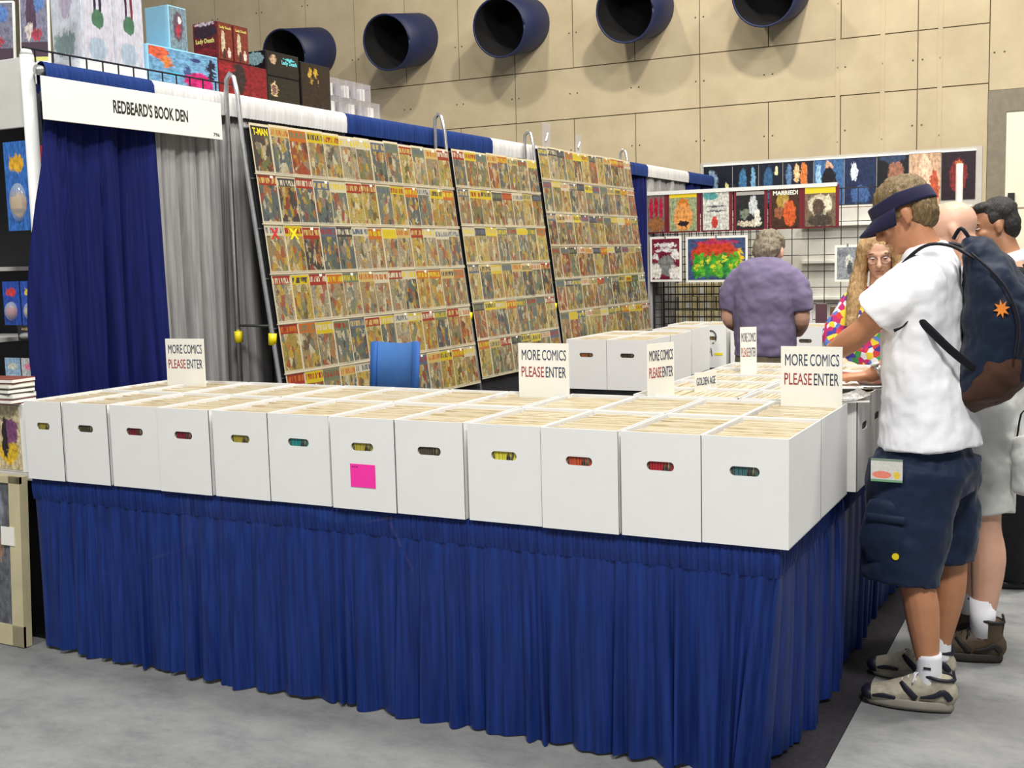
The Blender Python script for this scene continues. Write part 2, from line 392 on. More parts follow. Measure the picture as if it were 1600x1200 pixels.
m_skirt = skirt_mat()
def skirt(label, path, seed, inset=None):
    """path: top edge points in plan; inset(s) -> plan offset of the hem"""
    rnd = random.Random(seed); seg = []
    L = sum((V(path[i+1])-V(path[i])).length for i in range(len(path)-1))
    e = thing('table_skirt', label, 'table skirt', (path[0][0], path[0][1], 0))
    base = V((path[0][0], path[0][1], 0))
    n = int(L*130); ks = []
    x = 0
    while x < L: ks.append(x); x += rnd.choice((rnd.uniform(0.035, 0.06), rnd.uniform(0.06, 0.1), rnd.uniform(0.1, 0.17)))
    ks.append(L+0.05); amp = [rnd.uniform(0.55, 1.25) for _ in ks]; ln = [rnd.uniform(-0.012, 0.012) for _ in ks]; drift = [rnd.uniform(-0.03, 0.03) for _ in ks]
    def at(s):
        for i in range(len(path)-1):
            a = V(path[i]); b = V(path[i+1]); l = (b-a).length
            if s <= l or i == len(path)-2:
                d = (b-a)/l; return a+d*s, V((d.y, -d.x)), d
            s -= l
    rows = 10; vs = []; fs = []
    for j in range(rows+1):
        tz = j/rows; z0 = 0.655-(0.655-0.012)*tz
        for i in range(n+1):
            s = L*i/n
            k = max(q for q in range(len(ks)) if ks[q] <= s); k2 = min(k+1, len(ks)-1)
            f = (s-ks[k])/max(1e-6, ks[k2]-ks[k]); w = math.sin(math.pi*f**(1.0+0.5*drift[k]*20))**0.75*(1-0.25*math.exp(-((f-0.5)/0.12)**2)*(1 if (ks[k2]-ks[k]) > 0.1 else 0))
            p, nn, d = at(s)
            g = amp[k]*(0.010+0.044*tz**0.7)
            off = -0.012+w*g+0.012*tz*math.sin(s*3.1+seed)
            pp = p+nn*off+d*(drift[k]*tz*w)
            if inset: q = inset(s/L)*tz; pp = pp+V(q.to_2d() if hasattr(q, 'to_2d') else q)
            vs.append((pp.x-base.x, pp.y-base.y, z0+(ln[k] if j == rows else 0)))
    for j in range(rows):
        for i in range(n): a = j*(n+1)+i; fs.append((a, a+1, a+n+2, a+n+1))
    B = MB(); B.add(vs, fs); B.build('pleats', m_skirt, e, True)
    vs = []; fs = []; n = int(L*260)
    for j in range(5):
        tz = j/4; z = 0.744-tz*0.092
        for i in range(n+1):
            s = L*i/n; p, nn, d = at(s); pp = p+nn*(-0.004+0.005*math.sin(i*1.7)*math.sin(i*0.37+1)+0.006*math.sin(math.pi*tz))
            vs.append((pp.x-base.x, pp.y-base.y, z))
    for j in range(4):
        for i in range(n): a = j*(n+1)+i; fs.append((a, a+1, a+n+2, a+n+1))
    B = MB(); B.add(vs, fs); B.build('header_band', m_skirt, e, True)
    return e
skirt('blue pleated skirt along the front of the long box table', [(-3.23, 0.02), (-0.035, 0.02)], 5, lambda s: V((-0.085*max(0, (s-0.9)/0.1), 0.05*max(0, (s-0.6)/0.4))))
skirt('blue pleated skirt along the right aisle side, by the man in shorts', [(-0.035, 0.02), (-0.035, 2.34)], 6, lambda s: V((-0.085+0.04*min(1, s*4), 0.05*(1-min(1, s*3)))))
# things stored under the front table, dim through the cloth
m_lidbox = M_('storage_carton', C(190, 186, 176), 0.7)
for i, (x, y, w, h, lab) in enumerate(((-1.45, 0.42, 0.5, 0.34, 'pale storage carton under the front table behind the skirt middle'), (-0.8, 0.45, 0.42, 0.42, 'pale storage carton under the front table behind the skirt right half'))):
    e = thing('storage_carton', lab, 'carton', (x, y, 0.007), 0.1*i)
    MB().box(-w/2, w/2, -0.16, 0.16, 0, h).build('carton_body', m_lidbox, e, bevel=0.004)
    MB().box(-w/2-0.006, w/2+0.006, -0.166, 0.166, h-0.06, h+0.004).build('lid', m_card, e, bevel=0.004)

# ------------------------------------------------------------------ white comic boxes
BW, BD, BH = 0.265, 0.425, 0.33
def carton_mesh():
    B = MB(); w = BW/2; t = 0.004; cz = BH-0.103; hw, hr = 0.046, 0.0145
    st = []
    for k in range(16):          # stadium slot
        a = 2*math.pi*(k+0.5)/16; c, s = math.cos(a), math.sin(a)
        st.append(((hw-hr if c > 0 else -(hw-hr))+hr*c, cz+hr*s))
    rc = []
    cor = [(w, BH), (-w, BH), (-w, 0), (w, 0)]
    for k in range(16):          # 4 rim points a side, corners at 2,6,10,14 (slots' quadrants)
        q = (k-2) // 4 % 4; f = ((k-2) % 4)/4
        a, b = cor[q], cor[(q+1) % 4]; rc.append((a[0]+(b[0]-a[0])*f, a[1]+(b[1]-a[1])*f))
    for y, flip in ((0, 0), (t, 1)):
        vs = [(x, y, z) for x, z in rc]+[(x, y, z) for x, z in st]
        fs = [(k, 16+k, 16+(k+1) % 16, (k+1) % 16) for k in range(16)]
        B.add(vs, [f[::-1] if not flip else f for f in fs])
    B.add([(x, 0, z) for x, z in st]+[(x, t, z) for x, z in st], [(k, (k+1) % 16, 16+(k+1) % 16, 16+k) for k in range(16)])
    B.box(-w, w, BD-t, BD, 0, BH); B.box(-w, -w+t, t, BD-t, 0, BH); B.box(w-t, w, t, BD-t, 0, BH); B.box(-w, w, t, BD-t, 0, t)
    B.box(-w, w, 0, t, BH, BH+0.0006)
    return B.mesh('carton', m_card)
def packed_mesh(seed):
    r = random.Random(seed); B = MB(); w = BW/2-0.012; y = 0.012
    # dividers / backing boards standing upright, packed front to back
    while y < BD-0.02:
        th = r.uniform(0.004, 0.011); h = BH-0.010+r.uniform(-0.007, 0.003); a = r.uniform(-0.005, 0.005)
        B.box(-w+abs(a)+r.uniform(0, .004), w-abs(a), y, y+th*0.86, 0.006, h, 0); y += th
    xs_ = -w
    while xs_ < w-0.01:          # spines against the front wall, seen through the handle slot
        k = r.uniform(0.006, 0.014); B.box(xs_, min(w, xs_+k*0.85), 0.0065, 0.0115, 0.01, BH-0.03, 1); xs_ += k
    return B.mesh('packed_comics', [m_paper, m_spine])
t = NT('comic_bag_tops'); g = t.noise(4, t.coord('Object', (2, 60, 0.3)), 3)
t.set(Base_Color=t.ramp(g, [(0.3, C(172, 154, 120)), (0.44, C(204, 190, 158)), (0.7, C(222, 214, 194))]), Roughness=0.35, Coat_Weight=0.3, Coat_Roughness=0.12); m_paper = t.mat
t = NT('comic_spines'); oi = t.node('ShaderNodeObjectInfo'); g = t.noise(6, t.coord('Object', (14, 1, 2)), 2, 0.4)
t.set(Base_Color=t.mix(t.ramp(g, [(0.56, (0, 0, 0, 1)), (0.62, (1, 1, 1, 1))]), oi.outputs['Color'], t.ramp(t.noise(11, t.coord('Object', (9, 1, 2))), [(0.4, C(30, 28, 34)), (0.55, C(120, 110, 80)), (0.65, C(190, 190, 175))])), Roughness=0.4); m_spine = t.mat
ME_BOX = carton_mesh(); ME_PACK = [packed_mesh(k) for k in range(6)]
def comic_box(label, clabel, x, y, z, w=BW, rz=0, hole=(60, 50, 40), group='white comic boxes', i=[0]):
    e = link('comic_box', ME_BOX, None, 0, (x, y, z), rz); e.scale.x = w/BW; tag(e, label, 'box', group)
    p = link('packed_comics', ME_PACK[i[0] % 6], None, 0, (x, y, z+0.001), rz); p.scale.x = w/BW; i[0] += 1
    p.color = C(*hole); tag(p, clabel, 'comics', 'comics packed in boxes', 'stuff')
    return e
ORD = ['first', 'second', 'third', 'fourth', 'fifth', 'sixth', 'seventh', 'eighth', 'ninth', 'tenth', 'eleventh', 'twelfth', 'thirteenth', 'fourteenth']
EX = [(-3.223, -3.005), (-2.997, -2.749), (-2.735, -2.475), (-2.472, -2.21), (-2.194, -1.931), (-1.931, -1.656), (-1.642, -1.371), (-1.368, -1.098), (-1.083, -0.81), (-0.805, -0.538), (-0.529, -0.27), (-0.268, -0.004)]
HOLE = [((150, 140, 50), 'olive'), ((70, 66, 40), 'dark'), ((110, 30, 40), 'dark red'), ((120, 26, 44), 'maroon'), ((160, 146, 50), 'mustard'), ((40, 130, 130), 'teal'), ((170, 160, 60), 'yellow and blue'), ((80, 70, 60), 'grey brown'), ((210, 200, 60), 'striped yellow green'), ((186, 76, 46), 'orange'), ((170, 36, 46), 'bright red'), ((60, 100, 104), 'grey teal')]
FRONT = []
for k, (a, b) in enumerate(EX):
    hc, hn = HOLE[k]
    FRONT.append(comic_box('white comic box, %s from left in front row, %s comics in its slot' % (ORD[k], hn), 'comics packed upright in the %s front-row box from the left' % ORD[k], (a+b)/2, (k % 3)*0.004, 0.746, b-a, 0, hc, 'front row of white comic boxes'))
    comic_box('white comic box right behind the %s front-row box from the left' % ORD[k], 'comics packed in the box behind the %s front-row box' % ORD[k], (a+b)/2, 0.434+(k*7 % 5)*0.002, 0.746, b-a-0.002, 0, (90, 80, 60), 'second row of white comic boxes')
# pink note
e = thing('sticky_note', 'bright pink paper note stuck on the seventh front box', 'note', (-1.507, -0.0012, 0.8285))
MB().box(-0.053, 0.053, -0.0008, 0, 0, 0.083).build('paper', m_pink, e, rz=None)
for k in range(3): MB().tube([(-0.044+k*0.009, -0.001, 0.071), (-0.038+k*0.009, -0.001, 0.075)], 0.0012, 5).build('pen_mark', m_ink, e)
# right aisle table: boxes turned to the aisle, two deep
for k in range(5):
    y = 0.905+0.278*k+0.139
    comic_box('white comic box on the aisle edge, %s behind the corner' % ORD[k], 'comics packed in the %s aisle-edge box behind the corner' % ORD[k], 0.022-0.004*(k % 2), y, 0.746, 0.272, math.pi/2, (60, 70, 90), 'aisle side comic boxes')
    comic_box('white comic box on the inner side, %s row behind the corner' % ORD[k], 'comics packed in the %s inner box behind the corner' % ORD[k], -0.415, y, 0.746, 0.272, math.pi/2, (90, 70, 60), 'aisle side comic boxes')
# inner island with black cover
def island(lab, x0, x1, y0, y1):
    e = thing('display_table', lab, 'table', ((x0+x1)/2, (y0+y1)/2, 0)); a = (x1-x0)/2; b = (y1-y0)/2
    MB().box(-a, a, -b, b, 0.715, 0.744).build('tabletop', m_blacktop, e)
    B = MB(); n = 90; vs = []
    per = [(-a, -b), (a, -b), (a, b), (-a, b), (-a, -b)]
    for z, am in ((0.74, 0.0), (0.4, 0.02), (0.02, 0.03)):
        for i in range(n):
            s = 4*i/n; k = int(s); f = s-k; p = V(per[k]).lerp(V(per[k+1]), f); d = p.normalized()
            vs.append((p.x+d.x*am*(1+math.sin(i*2.0)), p.y+d.y*am*(1+math.sin(i*2.0)), z))
    B.add(vs, [(j*n+i, j*n+(i+1) % n, (j+1)*n+(i+1) % n, (j+1)*n+i) for j in range(2) for i in range(n)]); B.build('cloth_skirt', m_blacktop, e, True)
    return e
island('black covered table carrying the four-box cluster in mid booth', -2.40, -1.78, 3.63, 4.5)
for i, x in enumerate((-2.235, -1.945)):
    for j in range(2):
        comic_box('white comic box in mid booth cluster, %s %s' % (('front' if j == 0 else 'back'), ('left' if i == 0 else 'right')), 'comics in the %s %s box of the mid booth cluster' % (('front', 'back')[j], ('left', 'right')[i]), x, 3.62+0.43*j, 0.746, 0.286, 0, ((150, 90, 50), (70, 60, 50))[i], 'mid booth comic boxes')
island('black covered table by the magazine grid carrying three white boxes', -2.25, -1.42, 5.18, 6.1)
m_sketch = M_('grey_pencil', C(70, 70, 74), 0.8)
for i, x in enumerate((-2.12, -1.88, -1.6)):
    o = comic_box('white comic box by the magazine grid, %s' % ('left one, partly hidden', 'middle one, with a drawn doodle', 'right one, beside the man in purple')[i], 'comics in the %s box by the magazine grid' % ('left', 'middle', 'right')[i], x, 5.17+0.02*(i % 2), 0.746, (0.2, 0.245, 0.24)[i], 0, (140, 120, 70), 'comic boxes by the magazine grid')
    if i == 1:
        B = MB(); B.tube([(0.0+0.045*math.cos(a), 0, 0.235+0.05*math.sin(a)) for a in [math.radians(d) for d in range(-30, 220, 20)]], 0.006, 5)
        for q in (-0.02, 0.02): B.tube([(q-0.008, 0, 0.19), (q+0.008, 0, 0.19)], 0.004, 5)
        B.tube([(-0.03, 0, 0.165), (-0.01, 0, 0.12), (-0.025, 0, 0.08)], 0.005, 5).tube([(0.0, 0, 0.15), (0.01, 0, 0.09)], 0.004, 5)
        d = B.build('doodle', m_sketch, o); d.location.y = -0.002
        MB().box(0.03, 0.1, -0.002, 0, 0.095, 0.115).build('price_label', m_yellow, o)
MB_ = MB()
comic_box('white comic box with tall rim behind the mid booth cluster', 'comics in the box behind the mid booth cluster', -2.0, 4.64, 0.746, 0.3, 0, (120, 100, 70), 'mid booth comic boxes')
island('black covered side table behind the mid booth cluster', -2.25, -1.72, 4.66, 5.04)

# card signs
def card_sign(label, x, y, z, w, h, rz, lines, lean=0.0):
    e = thing('card_sign', label, 'sign', (x, y, z), rz); e.rotation_euler.x = lean
    MB().box(-w/2, w/2, -0.002, 0.002, 0, h).build('card', m_sign, e)
    for i, (parts, zc, hh) in enumerate(lines):
        for s, cx, ww, m in parts: text('lettering', s, ww*w, hh*h, m, e, (cx*w, -0.0021, zc*h), 0.0)
    return e
ML = [([('MORE', -0.245, 0.37, m_inkblue), ('COMICS', 0.215, 0.47, m_inkblue)], 0.73, 0.165), ([('PLEASE', -0.215, 0.45, m_inkred), ('ENTER', 0.245, 0.40, m_inkblue)], 0.46, 0.165)]
Zs = 1.03
card_sign('MORE COMICS PLEASE ENTER card at the left, before the blue drape', -2.992, 0.72, Zs, 0.212, 0.257, 0.12, ML)
card_sign('MORE COMICS PLEASE ENTER card left of the mid booth box cluster', -1.178, 0.80, Zs, 0.222, 0.252, 0.0, ML)
card_sign('MORE COMICS PLEASE ENTER card turned aside, right of the mid booth cluster', -0.735, 0.935, Zs, 0.145, 0.247, 1.13, ML)
card_sign('small distant MORE COMICS PLEASE ENTER card in front of the man in purple', -0.64, 1.84, Zs, 0.075, 0.252, 0.5, ML, -0.03)
card_sign('large MORE COMICS PLEASE ENTER card at the right corner boxes', -0.116, 0.786, Zs, 0.216, 0.254, 0.0, ML)
card_sign('small GOLDEN AGE divider card between the corner boxes', -0.627, 1.165, 1.04, 0.138, 0.105, 1.2, [([('GOLDEN AGE', 0, 0.86, m_inkblue)], 0.5, 0.3)])
# magazines lying on the aisle boxes
m_glossy = art('loose_magazine_cover', C(190, 190, 188), [(0.3, 0.5, 0.2, 0.3, C(90, 90, 96)), (0.7, 0.5, 0.15, 0.3, C(230, 230, 226))])
m_loose2 = M_('red_comic_cover', C(206, 50, 60), 0.35, coat=0.3)
m_loose3 = M_('dark_comic_cover', C(44, 40, 40), 0.35, coat=0.3)
for i, (x, y, rz, m, lab) in enumerate(((-0.06, 0.98, 0.4, m_glossy, 'curled silvery magazine lying on the aisle boxes by the corner sign'), (-0.2, 1.7, -0.2, m_loose2, 'red covered comic lying on the aisle boxes past the hands'), (-0.02, 1.42, 0.2, m_loose3, 'dark covered comic lying on the aisle boxes behind the corner sign'))):
    e = thing('loose_comic', lab, 'comic book', (x, y, 1.082), rz)
    n = 10; vs = []; 
    for k in range(n+1):
        u = k/n; zz = 0.004+0.03*(u-0.5)**2*(3 if i == 0 else 1); vs += [(-0.085+0.17*u, -0.13, zz), (-0.085+0.17*u, 0.13, zz)]
    B = MB(); B.add(vs, [(2*k, 2*k+2, 2*k+3, 2*k+1) for k in range(n)]); o = B.build('cover', m, e, True); s_ = o.modifiers.new('t', 'SOLIDIFY'); s_.thickness = 0.004
    MB().box(-0.083, 0.083, -0.128, 0.128, -0.004, 0.002).build('pages', m_sign, e)

# ------------------------------------------------------------------ comic racks along the drape
def cover_mat():
    t = NT('comic_cover'); g = t.coord('Generated'); sp = t.node('ShaderNodeSeparateXYZ'); t.put(sp.inputs[0], g); X, Z = sp.outputs[0], sp.outputs[2]
    oi = t.node('ShaderNodeObjectInfo'); R = oi.outputs['Random']
    def vec(a, b, off):
        c = t.node('ShaderNodeCombineXYZ'); t.put(c.inputs[0], t.math('MULTIPLY', X, a)); t.put(c.inputs[1], t.math('MULTIPLY', Z, b)); t.put(c.inputs[2], t.math('MULTIPLY', R, off)); return c.outputs[0]
    vo = t.node('ShaderNodeTexVoronoi'); vo.inputs['Scale'].default_value = 1.0; t.put(vo.inputs['Vector'], vec(5.2, 5.2, 61.0))
    s2 = t.node('ShaderNodeSeparateColor'); t.put(s2.inputs[0], vo.outputs['Color'])
    pal = t.ramp(s2.outputs[0], [(0, C(204, 170, 60)), (0.13, C(168, 66, 44)), (0.24, C(214, 194, 150)), (0.4, C(96, 112, 110)), (0.5, C(48, 42, 38)), (0.6, C(150, 140, 124)), (0.7, C(190, 120, 58)), (0.8, C(122, 128, 74)), (0.88, C(226, 216, 180))], True)
    n1 = t.noise(1.0, vec(3.6, 3.2, 37.0), 3, 0.6)
    ctr = t.math('MULTIPLY', t.math('SUBTRACT', 1.0, t.math('ABSOLUTE', t.math('SUBTRACT', X, 0.5))), 0.25)
    m = t.math('MULTIPLY', t.math('GREATER_THAN', t.math('ADD', n1, ctr), 0.66), 0.72)
    fine = t.noise(1.0, vec(22, 26, 11.0), 3, 0.7)
    col = t.mix(m, oi.outputs['Color'], pal)
    col = t.mix(t.math('MULTIPLY', t.math('GREATER_THAN', fine, 0.55), 0.55), col, C(66, 58, 48))
    at = t.node('ShaderNodeAttribute', attribute_type='OBJECT', attribute_name='title_colour')
    al = t.node('ShaderNodeAttribute', attribute_type='OBJECT', attribute_name='letter_colour')
    tb = t.math('GREATER_THAN', Z, t.math('ADD', 0.74, t.math('MULTIPLY', R, 0.08)))
    let = t.math('MULTIPLY', t.math('GREATER_THAN', t.noise(1.0, vec(17, 3.5, 23.0), 1, 0.4), 0.49), t.math('MULTIPLY', t.math('GREATER_THAN', Z, 0.83), t.math('LESS_THAN', Z, 0.955)))
    col = t.mix(tb, col, at.outputs['Color']); col = t.mix(let, col, al.outputs['Color'])
    dim = t.node('ShaderNodeHueSaturation'); dim.inputs['Saturation'].default_value = 1.05; dim.inputs['Value'].default_value = 0.72; t.put(dim.inputs['Color'], col)
    t.set(Base_Color=dim.outputs[0], Roughness=0.4, Coat_Weight=0.35, Coat_Roughness=0.06); return t.mat
m_cover = cover_mat()
m_sleeve = M_('comic_sleeve', C(206, 194, 164), 0.25, var=0.06, coat=0.5)
def sleeve_mesh(w, h):
    B = MB().box(-w/2, w/2, -0.003, 0, 0, h); return B.mesh('comic_book', m_sleeve)
def cover_mesh(w, h): return MB().box(-w/2+0.006, w/2-0.006, -0.0045, -0.003, 0.004, h-0.014).mesh('cover', m_cover)
BGS = [(186, 158, 80), (140, 130, 104), (108, 116, 108), (160, 138, 100), (86, 96, 98), (160, 86, 58), (192, 172, 98), (130, 118, 82), (166, 154, 128), (66, 60, 58), (150, 122, 64), (118, 126, 98)]
BGN = ['yellow', 'khaki', 'grey green', 'tan', 'slate', 'rust', 'pale yellow', 'olive', 'cream', 'charcoal', 'ochre', 'sage']
TTS = [(214, 188, 50), (160, 50, 40), (206, 180, 110), (60, 56, 60), (214, 204, 176), (196, 110, 50), (110, 120, 90), (90, 100, 120), (224, 200, 60)]
# first rack, read from the photograph: (background index, title index)
RA = ['9 3,4 2,5 5,3 0,8 0,8 4,7 4,4 7,2 6,6 1,8 6,3 2,6 1', '4 1,9 3,4 1,4 7,2 4,6 1,0 1,2 6,0 0,4 5,2 4,0 0,3 5', '3 4,0 0,9 1,4 7,4 3,8 4,3 5,8 8,8 2,6 1,8 4,8 4,4 4', '8 1,0 0,8 1,3 5,8 6,3 2,8 4,8 1,9 4,0 5,0 5,3 2,3 5', '0 1,3 5,1 0,2 6,4 7,0 1,2 0,8 4,0 0,0 1,4 6,3 1,5 4', '3 1,5 0,1 6,4 2,0 4,3 5,0 0,2 1,4 7,8 2,0 0,6 5,3 4']
ME_GLINT_TAG = MB().box(-0.012, 0.012, -0.0008, 0, 0, 0.014).mesh('white_tag', m_sign)  # tiny white tags that double as painted glints on the plastic sleeves
slope = math.atan(0.125)
def px(z): return -3.01-0.125*(z-0.99)
m_panel = M_('dark_rack_panel', C(24, 24, 30), 0.7, var=0.2)
m_rackgrey = M_('grey_rack_channel', C(70, 70, 72), 0.5, metal=0.4)
def rack(label, which, y0, cols, pitch, ztop, rows=6, spec=None, sd=3, ladders=()):
    rnd = random.Random(sd); yl = cols*pitch
    e = thing('comic_rack', label, 'display rack', (0, y0, 0), group='comic racks along the drape')
    z1 = ztop-0.03; z0 = 0.5
    B = MB(); d = 0.022
    B.add([(px(z)-d-tk, y, z) for tk in (0, 0.012) for z in (z0, z1) for y in (-0.004, yl+0.03)], [(0,1,3,2),(4,6,7,5),(0,4,5,1),(2,3,7,6),(0,2,6,4),(1,5,7,3)])
    B.build('back_panel', m_panel, e)
    for r in range(rows):
        zb = ztop-0.262*(r+1)
        B = MB(); B.add([(px(z)+o, y, z) for o in (0.008, 0.012) for z in (zb-0.008, zb+0.010) for y in (-0.01, yl+0.005)], [(0,1,3,2),(4,6,7,5),(0,4,5,1),(2,3,7,6),(0,2,6,4),(1,5,7,3)])
        B.build('pocket_rail', m_rail, e)
        MB().tube([(px(zb)+0.009, -0.015, zb-0.006), (px(zb)+0.009, yl+0.005, zb-0.006)], 0.0025, 5).build('rail_wire', m_sleeve, e)
    for ly in ladders:
        l = MB().tube([(-3.30, ly, 0.0), (-3.30, ly, 2.52), (-3.295, ly, 2.58), (-3.27, ly, 2.61), (-3.245, ly, 2.59), (-3.225, ly, 2.5), (px(2.2)-0.04, ly, 2.2), (px(1.0)-0.025, ly, 1.0), (-2.9, ly, 0.0)], 0.0125, 8).build('ladder_tube', m_steel, e, True)
        MB().tube([(-3.30, ly, 1.30), (px(1.3)-0.03, ly, 1.30)], 0.007, 6).build('brace', m_rackgrey, l, True)
        for zz in (1.24, ):
            MB().tube([(-3.30, ly, zz-0.03), (-3.30, ly, zz+0.03)], 0.022, 8).build('yellow_clamp', m_yellow, l, True)
            MB().tube([(px(zz)-0.033, ly, zz-0.04), (px(zz)-0.028, ly, zz+0.02)], 0.022, 8).build('yellow_clamp', m_yellow, l, True)
        for r in range(rows):
            zz = ztop-0.262*r-0.03; MB().tube([(px(zz)-0.035, ly, zz), (px(zz)-0.01, ly+0.05, zz)], 0.006, 6).build('hook_arm', m_rackgrey, l, True)
    sm = {}; out = []
    for r in range(rows):
        zb = ztop-0.262*(r+1); wd = [1.0]*cols
        for c in range(cols):
            w = pitch-0.002; key = c % 3
            if key not in sm: sm[key] = (sleeve_mesh(w+0.004*key, 0.262), cover_mesh(w+0.004*key, 0.262))
            if spec: bi, ti = (int(q) for q in spec[r].split(',')[c].split())
            else: bi, ti = rnd.randrange(len(BGS)), rnd.randrange(len(TTS))
            y = y0+(c+0.5)*pitch; dz = rnd.uniform(-0.006, 0.004)
            dep = 0.003*(c % 2)+0.001
            o = link('comic_book', sm[key][0], None, 0, (px(zb)+dep, y, zb+dz), None)
            o.rotation_euler = (-slope, 0, math.pi/2+rnd.uniform(-0.012, 0.012)); o.rotation_mode = 'XYZ'
            row = 'top bottom'.split()[0] if r == 0 else 'bottom' if r == rows-1 else ORD[r]
            tag(o, 'bagged %scomic, %s from left in %s row of the %s rack' % (BGN[bi]+' ' if spec else '', ORD[c], row, which), 'comic book', 'comics on the %s rack' % which)
            k = link('cover', sm[key][1], o); j = rnd.uniform(0.85, 1.1)
            k.color = tuple(min(1, q*j) for q in C(*BGS[bi])[:3])+(1,)
            k['title_colour'] = list(C(*TTS[ti])[:3]); lc = TTS[(ti+rnd.choice((1, 3, 4))) % len(TTS)]; k['letter_colour'] = list(C(*lc)[:3])
            if rnd.random() < 0.38: link('white_tag', ME_GLINT_TAG, o, 0, (rnd.uniform(-0.01, 0.05), -0.0046, 0.236))
            out.append((o, k))
    return out
A = rack('nearest comic rack, tall and leaning against the drape', 'nearest', 1.47, 13, 0.156, 2.36, 6, RA, 11, (-0.02,))
rack('middle comic rack, the narrow one leaning against the drape', 'middle', 3.55, 8, 0.162, 2.38, 6, None, 23, (-0.004,))
rack('farthest comic rack, ending at the magazine grid', 'farthest', 4.92, 12, 0.163, 2.50, 6, None, 31, (-0.01, 1.99))
def title(o, s, col, w, h, z): text('title', s, w, h, M_('title_ink', C(*col), 0.4), o, (0, -0.0047, z), 0.03)
A[0][1]['letter_colour'] = list(C(30, 28, 30)[:3]); A[0][1]['title_colour'] = list(C(30, 28, 30)[:3])
title(A[0][0], 'T-MAN', (228, 204, 40), 0.12, 0.038, 0.2)
title(A[26][0], 'X', (200, 40, 40), 0.075, 0.06, 0.175); title(A[27][0], 'X', (236, 214, 40), 0.08, 0.06, 0.175)
# small clear price cards standing on top of the farthest rack
for i, (y, z, w, h) in enumerate(((5.12, 2.52, 0.15, 0.17), (5.75, 2.52, 0.11, 0.13))):
    e = thing('clear_sleeve', ('taller', 'smaller')[i]+' clear plastic sleeve sticking up above the farthest comic rack', 'plastic sleeve', (px(2.5)-0.012, y, z-0.1), math.pi/2)
    MB().box(-w/2, w/2, -0.002, 0, 0, h+0.1).build('sleeve', m_clear, e)
    MB().tube([(-0.02, -0.004, 0.09+0.2*h), (0.02, -0.004, 0.09+0.6*h)], 0.008, 6).build('clip', m_steel, e)

# ------------------------------------------------------------------ magazine grid at the back of the booth
m_wire = M_('black_grid_wire', C(22, 20, 20), 0.5, var=0.2)
YG = 7.8
def wire_grid(label, x0, x1, z0, z1, y, sx, sz):
    e = thing('wire_grid_stand', label, 'grid panel', ((x0+x1)/2, y, 0), group='black wire grid panels'); a = (x1-x0)/2
    mv = MB().tube([(0, 0, z0), (0, 0, z1)], 0.0045, 5).mesh('wire', m_wire); mh = MB().tube([(-a, 0, 0), (a, 0, 0)], 0.004, 5).mesh('wire', m_wire)
    k = -a
    while k <= a+1e-3: link('wire', mv, e, 0, (k, 0, 0)); k += sx
    z = z1
    while z > z0: link('wire', mh, e, 0, (0, 0.006, z)); z -= sz
    MB().tube([(-a, 0, z0), (-a, 0, z1), (a, 0, z1), (a, 0, z0)], 0.011, 6).build('frame', m_wire, e)
    for s in (-a+0.1, a-0.1): MB().box(s-0.05, s+0.05, -0.04, 0.04, 0.0, 0.02).build('foot', m_wire, e)
    return e
wire_grid('black wire grid behind the hanging magazines, left half', -3.32, -2.10, 0.02, 2.20, YG+0.04, 0.0762, 0.0762)
wire_grid('second black wire grid standing close behind the left one', -3.26, -2.16, 0.02, 2.05, YG+0.16, 0.0762, 0.0762)
wire_grid('black wire grid right of the hanging magazines, over the pale backdrop', -2.06, -0.95, 0.02, 2.20, YG+0.04, 0.155, 0.155)
e = thing('grid_top_bar', 'white bar along the top of the magazine grid', 'bar', (-2.45, YG, 2.235))
MB().box(-1.02, 0.98, -0.02, 0.02, -0.016, 0.02).build('bar', m_whitepaint, e)
for x in (-0.98, -0.02, 0.94): MB().tube([(x, 0.01, -0.08), (x, 0.01, 0.05)], 0.012, 6).build('clip', m_wire, e)
m_back = stain('pale_backdrop', C(196, 194, 184), C(218, 216, 206), 3, 0.8)
BK = MB().box(-3.3, -0.55, 0, 0.05, 0, 2.04).build('backdrop_panel', m_back, loc=(0, 8.55, 0)); tag(BK, 'pale backdrop panel seen through the wire grids', 'panel')
# stacked pale cartons between grid and backdrop
m_cartoncream = stain('cream_carton', C(206, 190, 140), C(228, 216, 176), 4, 0.8)
i = 0
for r in range(9):
    for c_ in range(6):
        x = -3.16+c_*0.20+(0.05 if r % 2 else 0); 
        o = MB().box(-0.092, 0.092, 0, 0.12, 0, 0.142).build('cream_carton', m_cartoncream, loc=(x, 8.3, 0.001+r*0.146), bevel=0.003)
        MB().box(-0.03, 0.03, -0.002, 0, 0.03, 0.1).build('carton_label', m_sign, o)
        tag(o, 'cream carton behind the left wire grid, %s in the %s layer from the floor' % (ORD[c_], ORD[r]), 'carton', 'cream cartons stacked behind the grid')
for r in range(4):
    o = MB().box(-0.42, 0.42, 0, 0.05, 0, 0.035).build('shelf_strip', m_whitepaint, BK, loc=(-1.55, -0.05, 0.75+r*0.37), bevel=0.003)
    MB().box(-0.4, 0.4, -0.003, 0, 0.006, 0.03).build('price_strip', m_sign, o)
RD = C(110, 24, 34)
m_maroon = M_('maroon_backing', RD, 0.5)
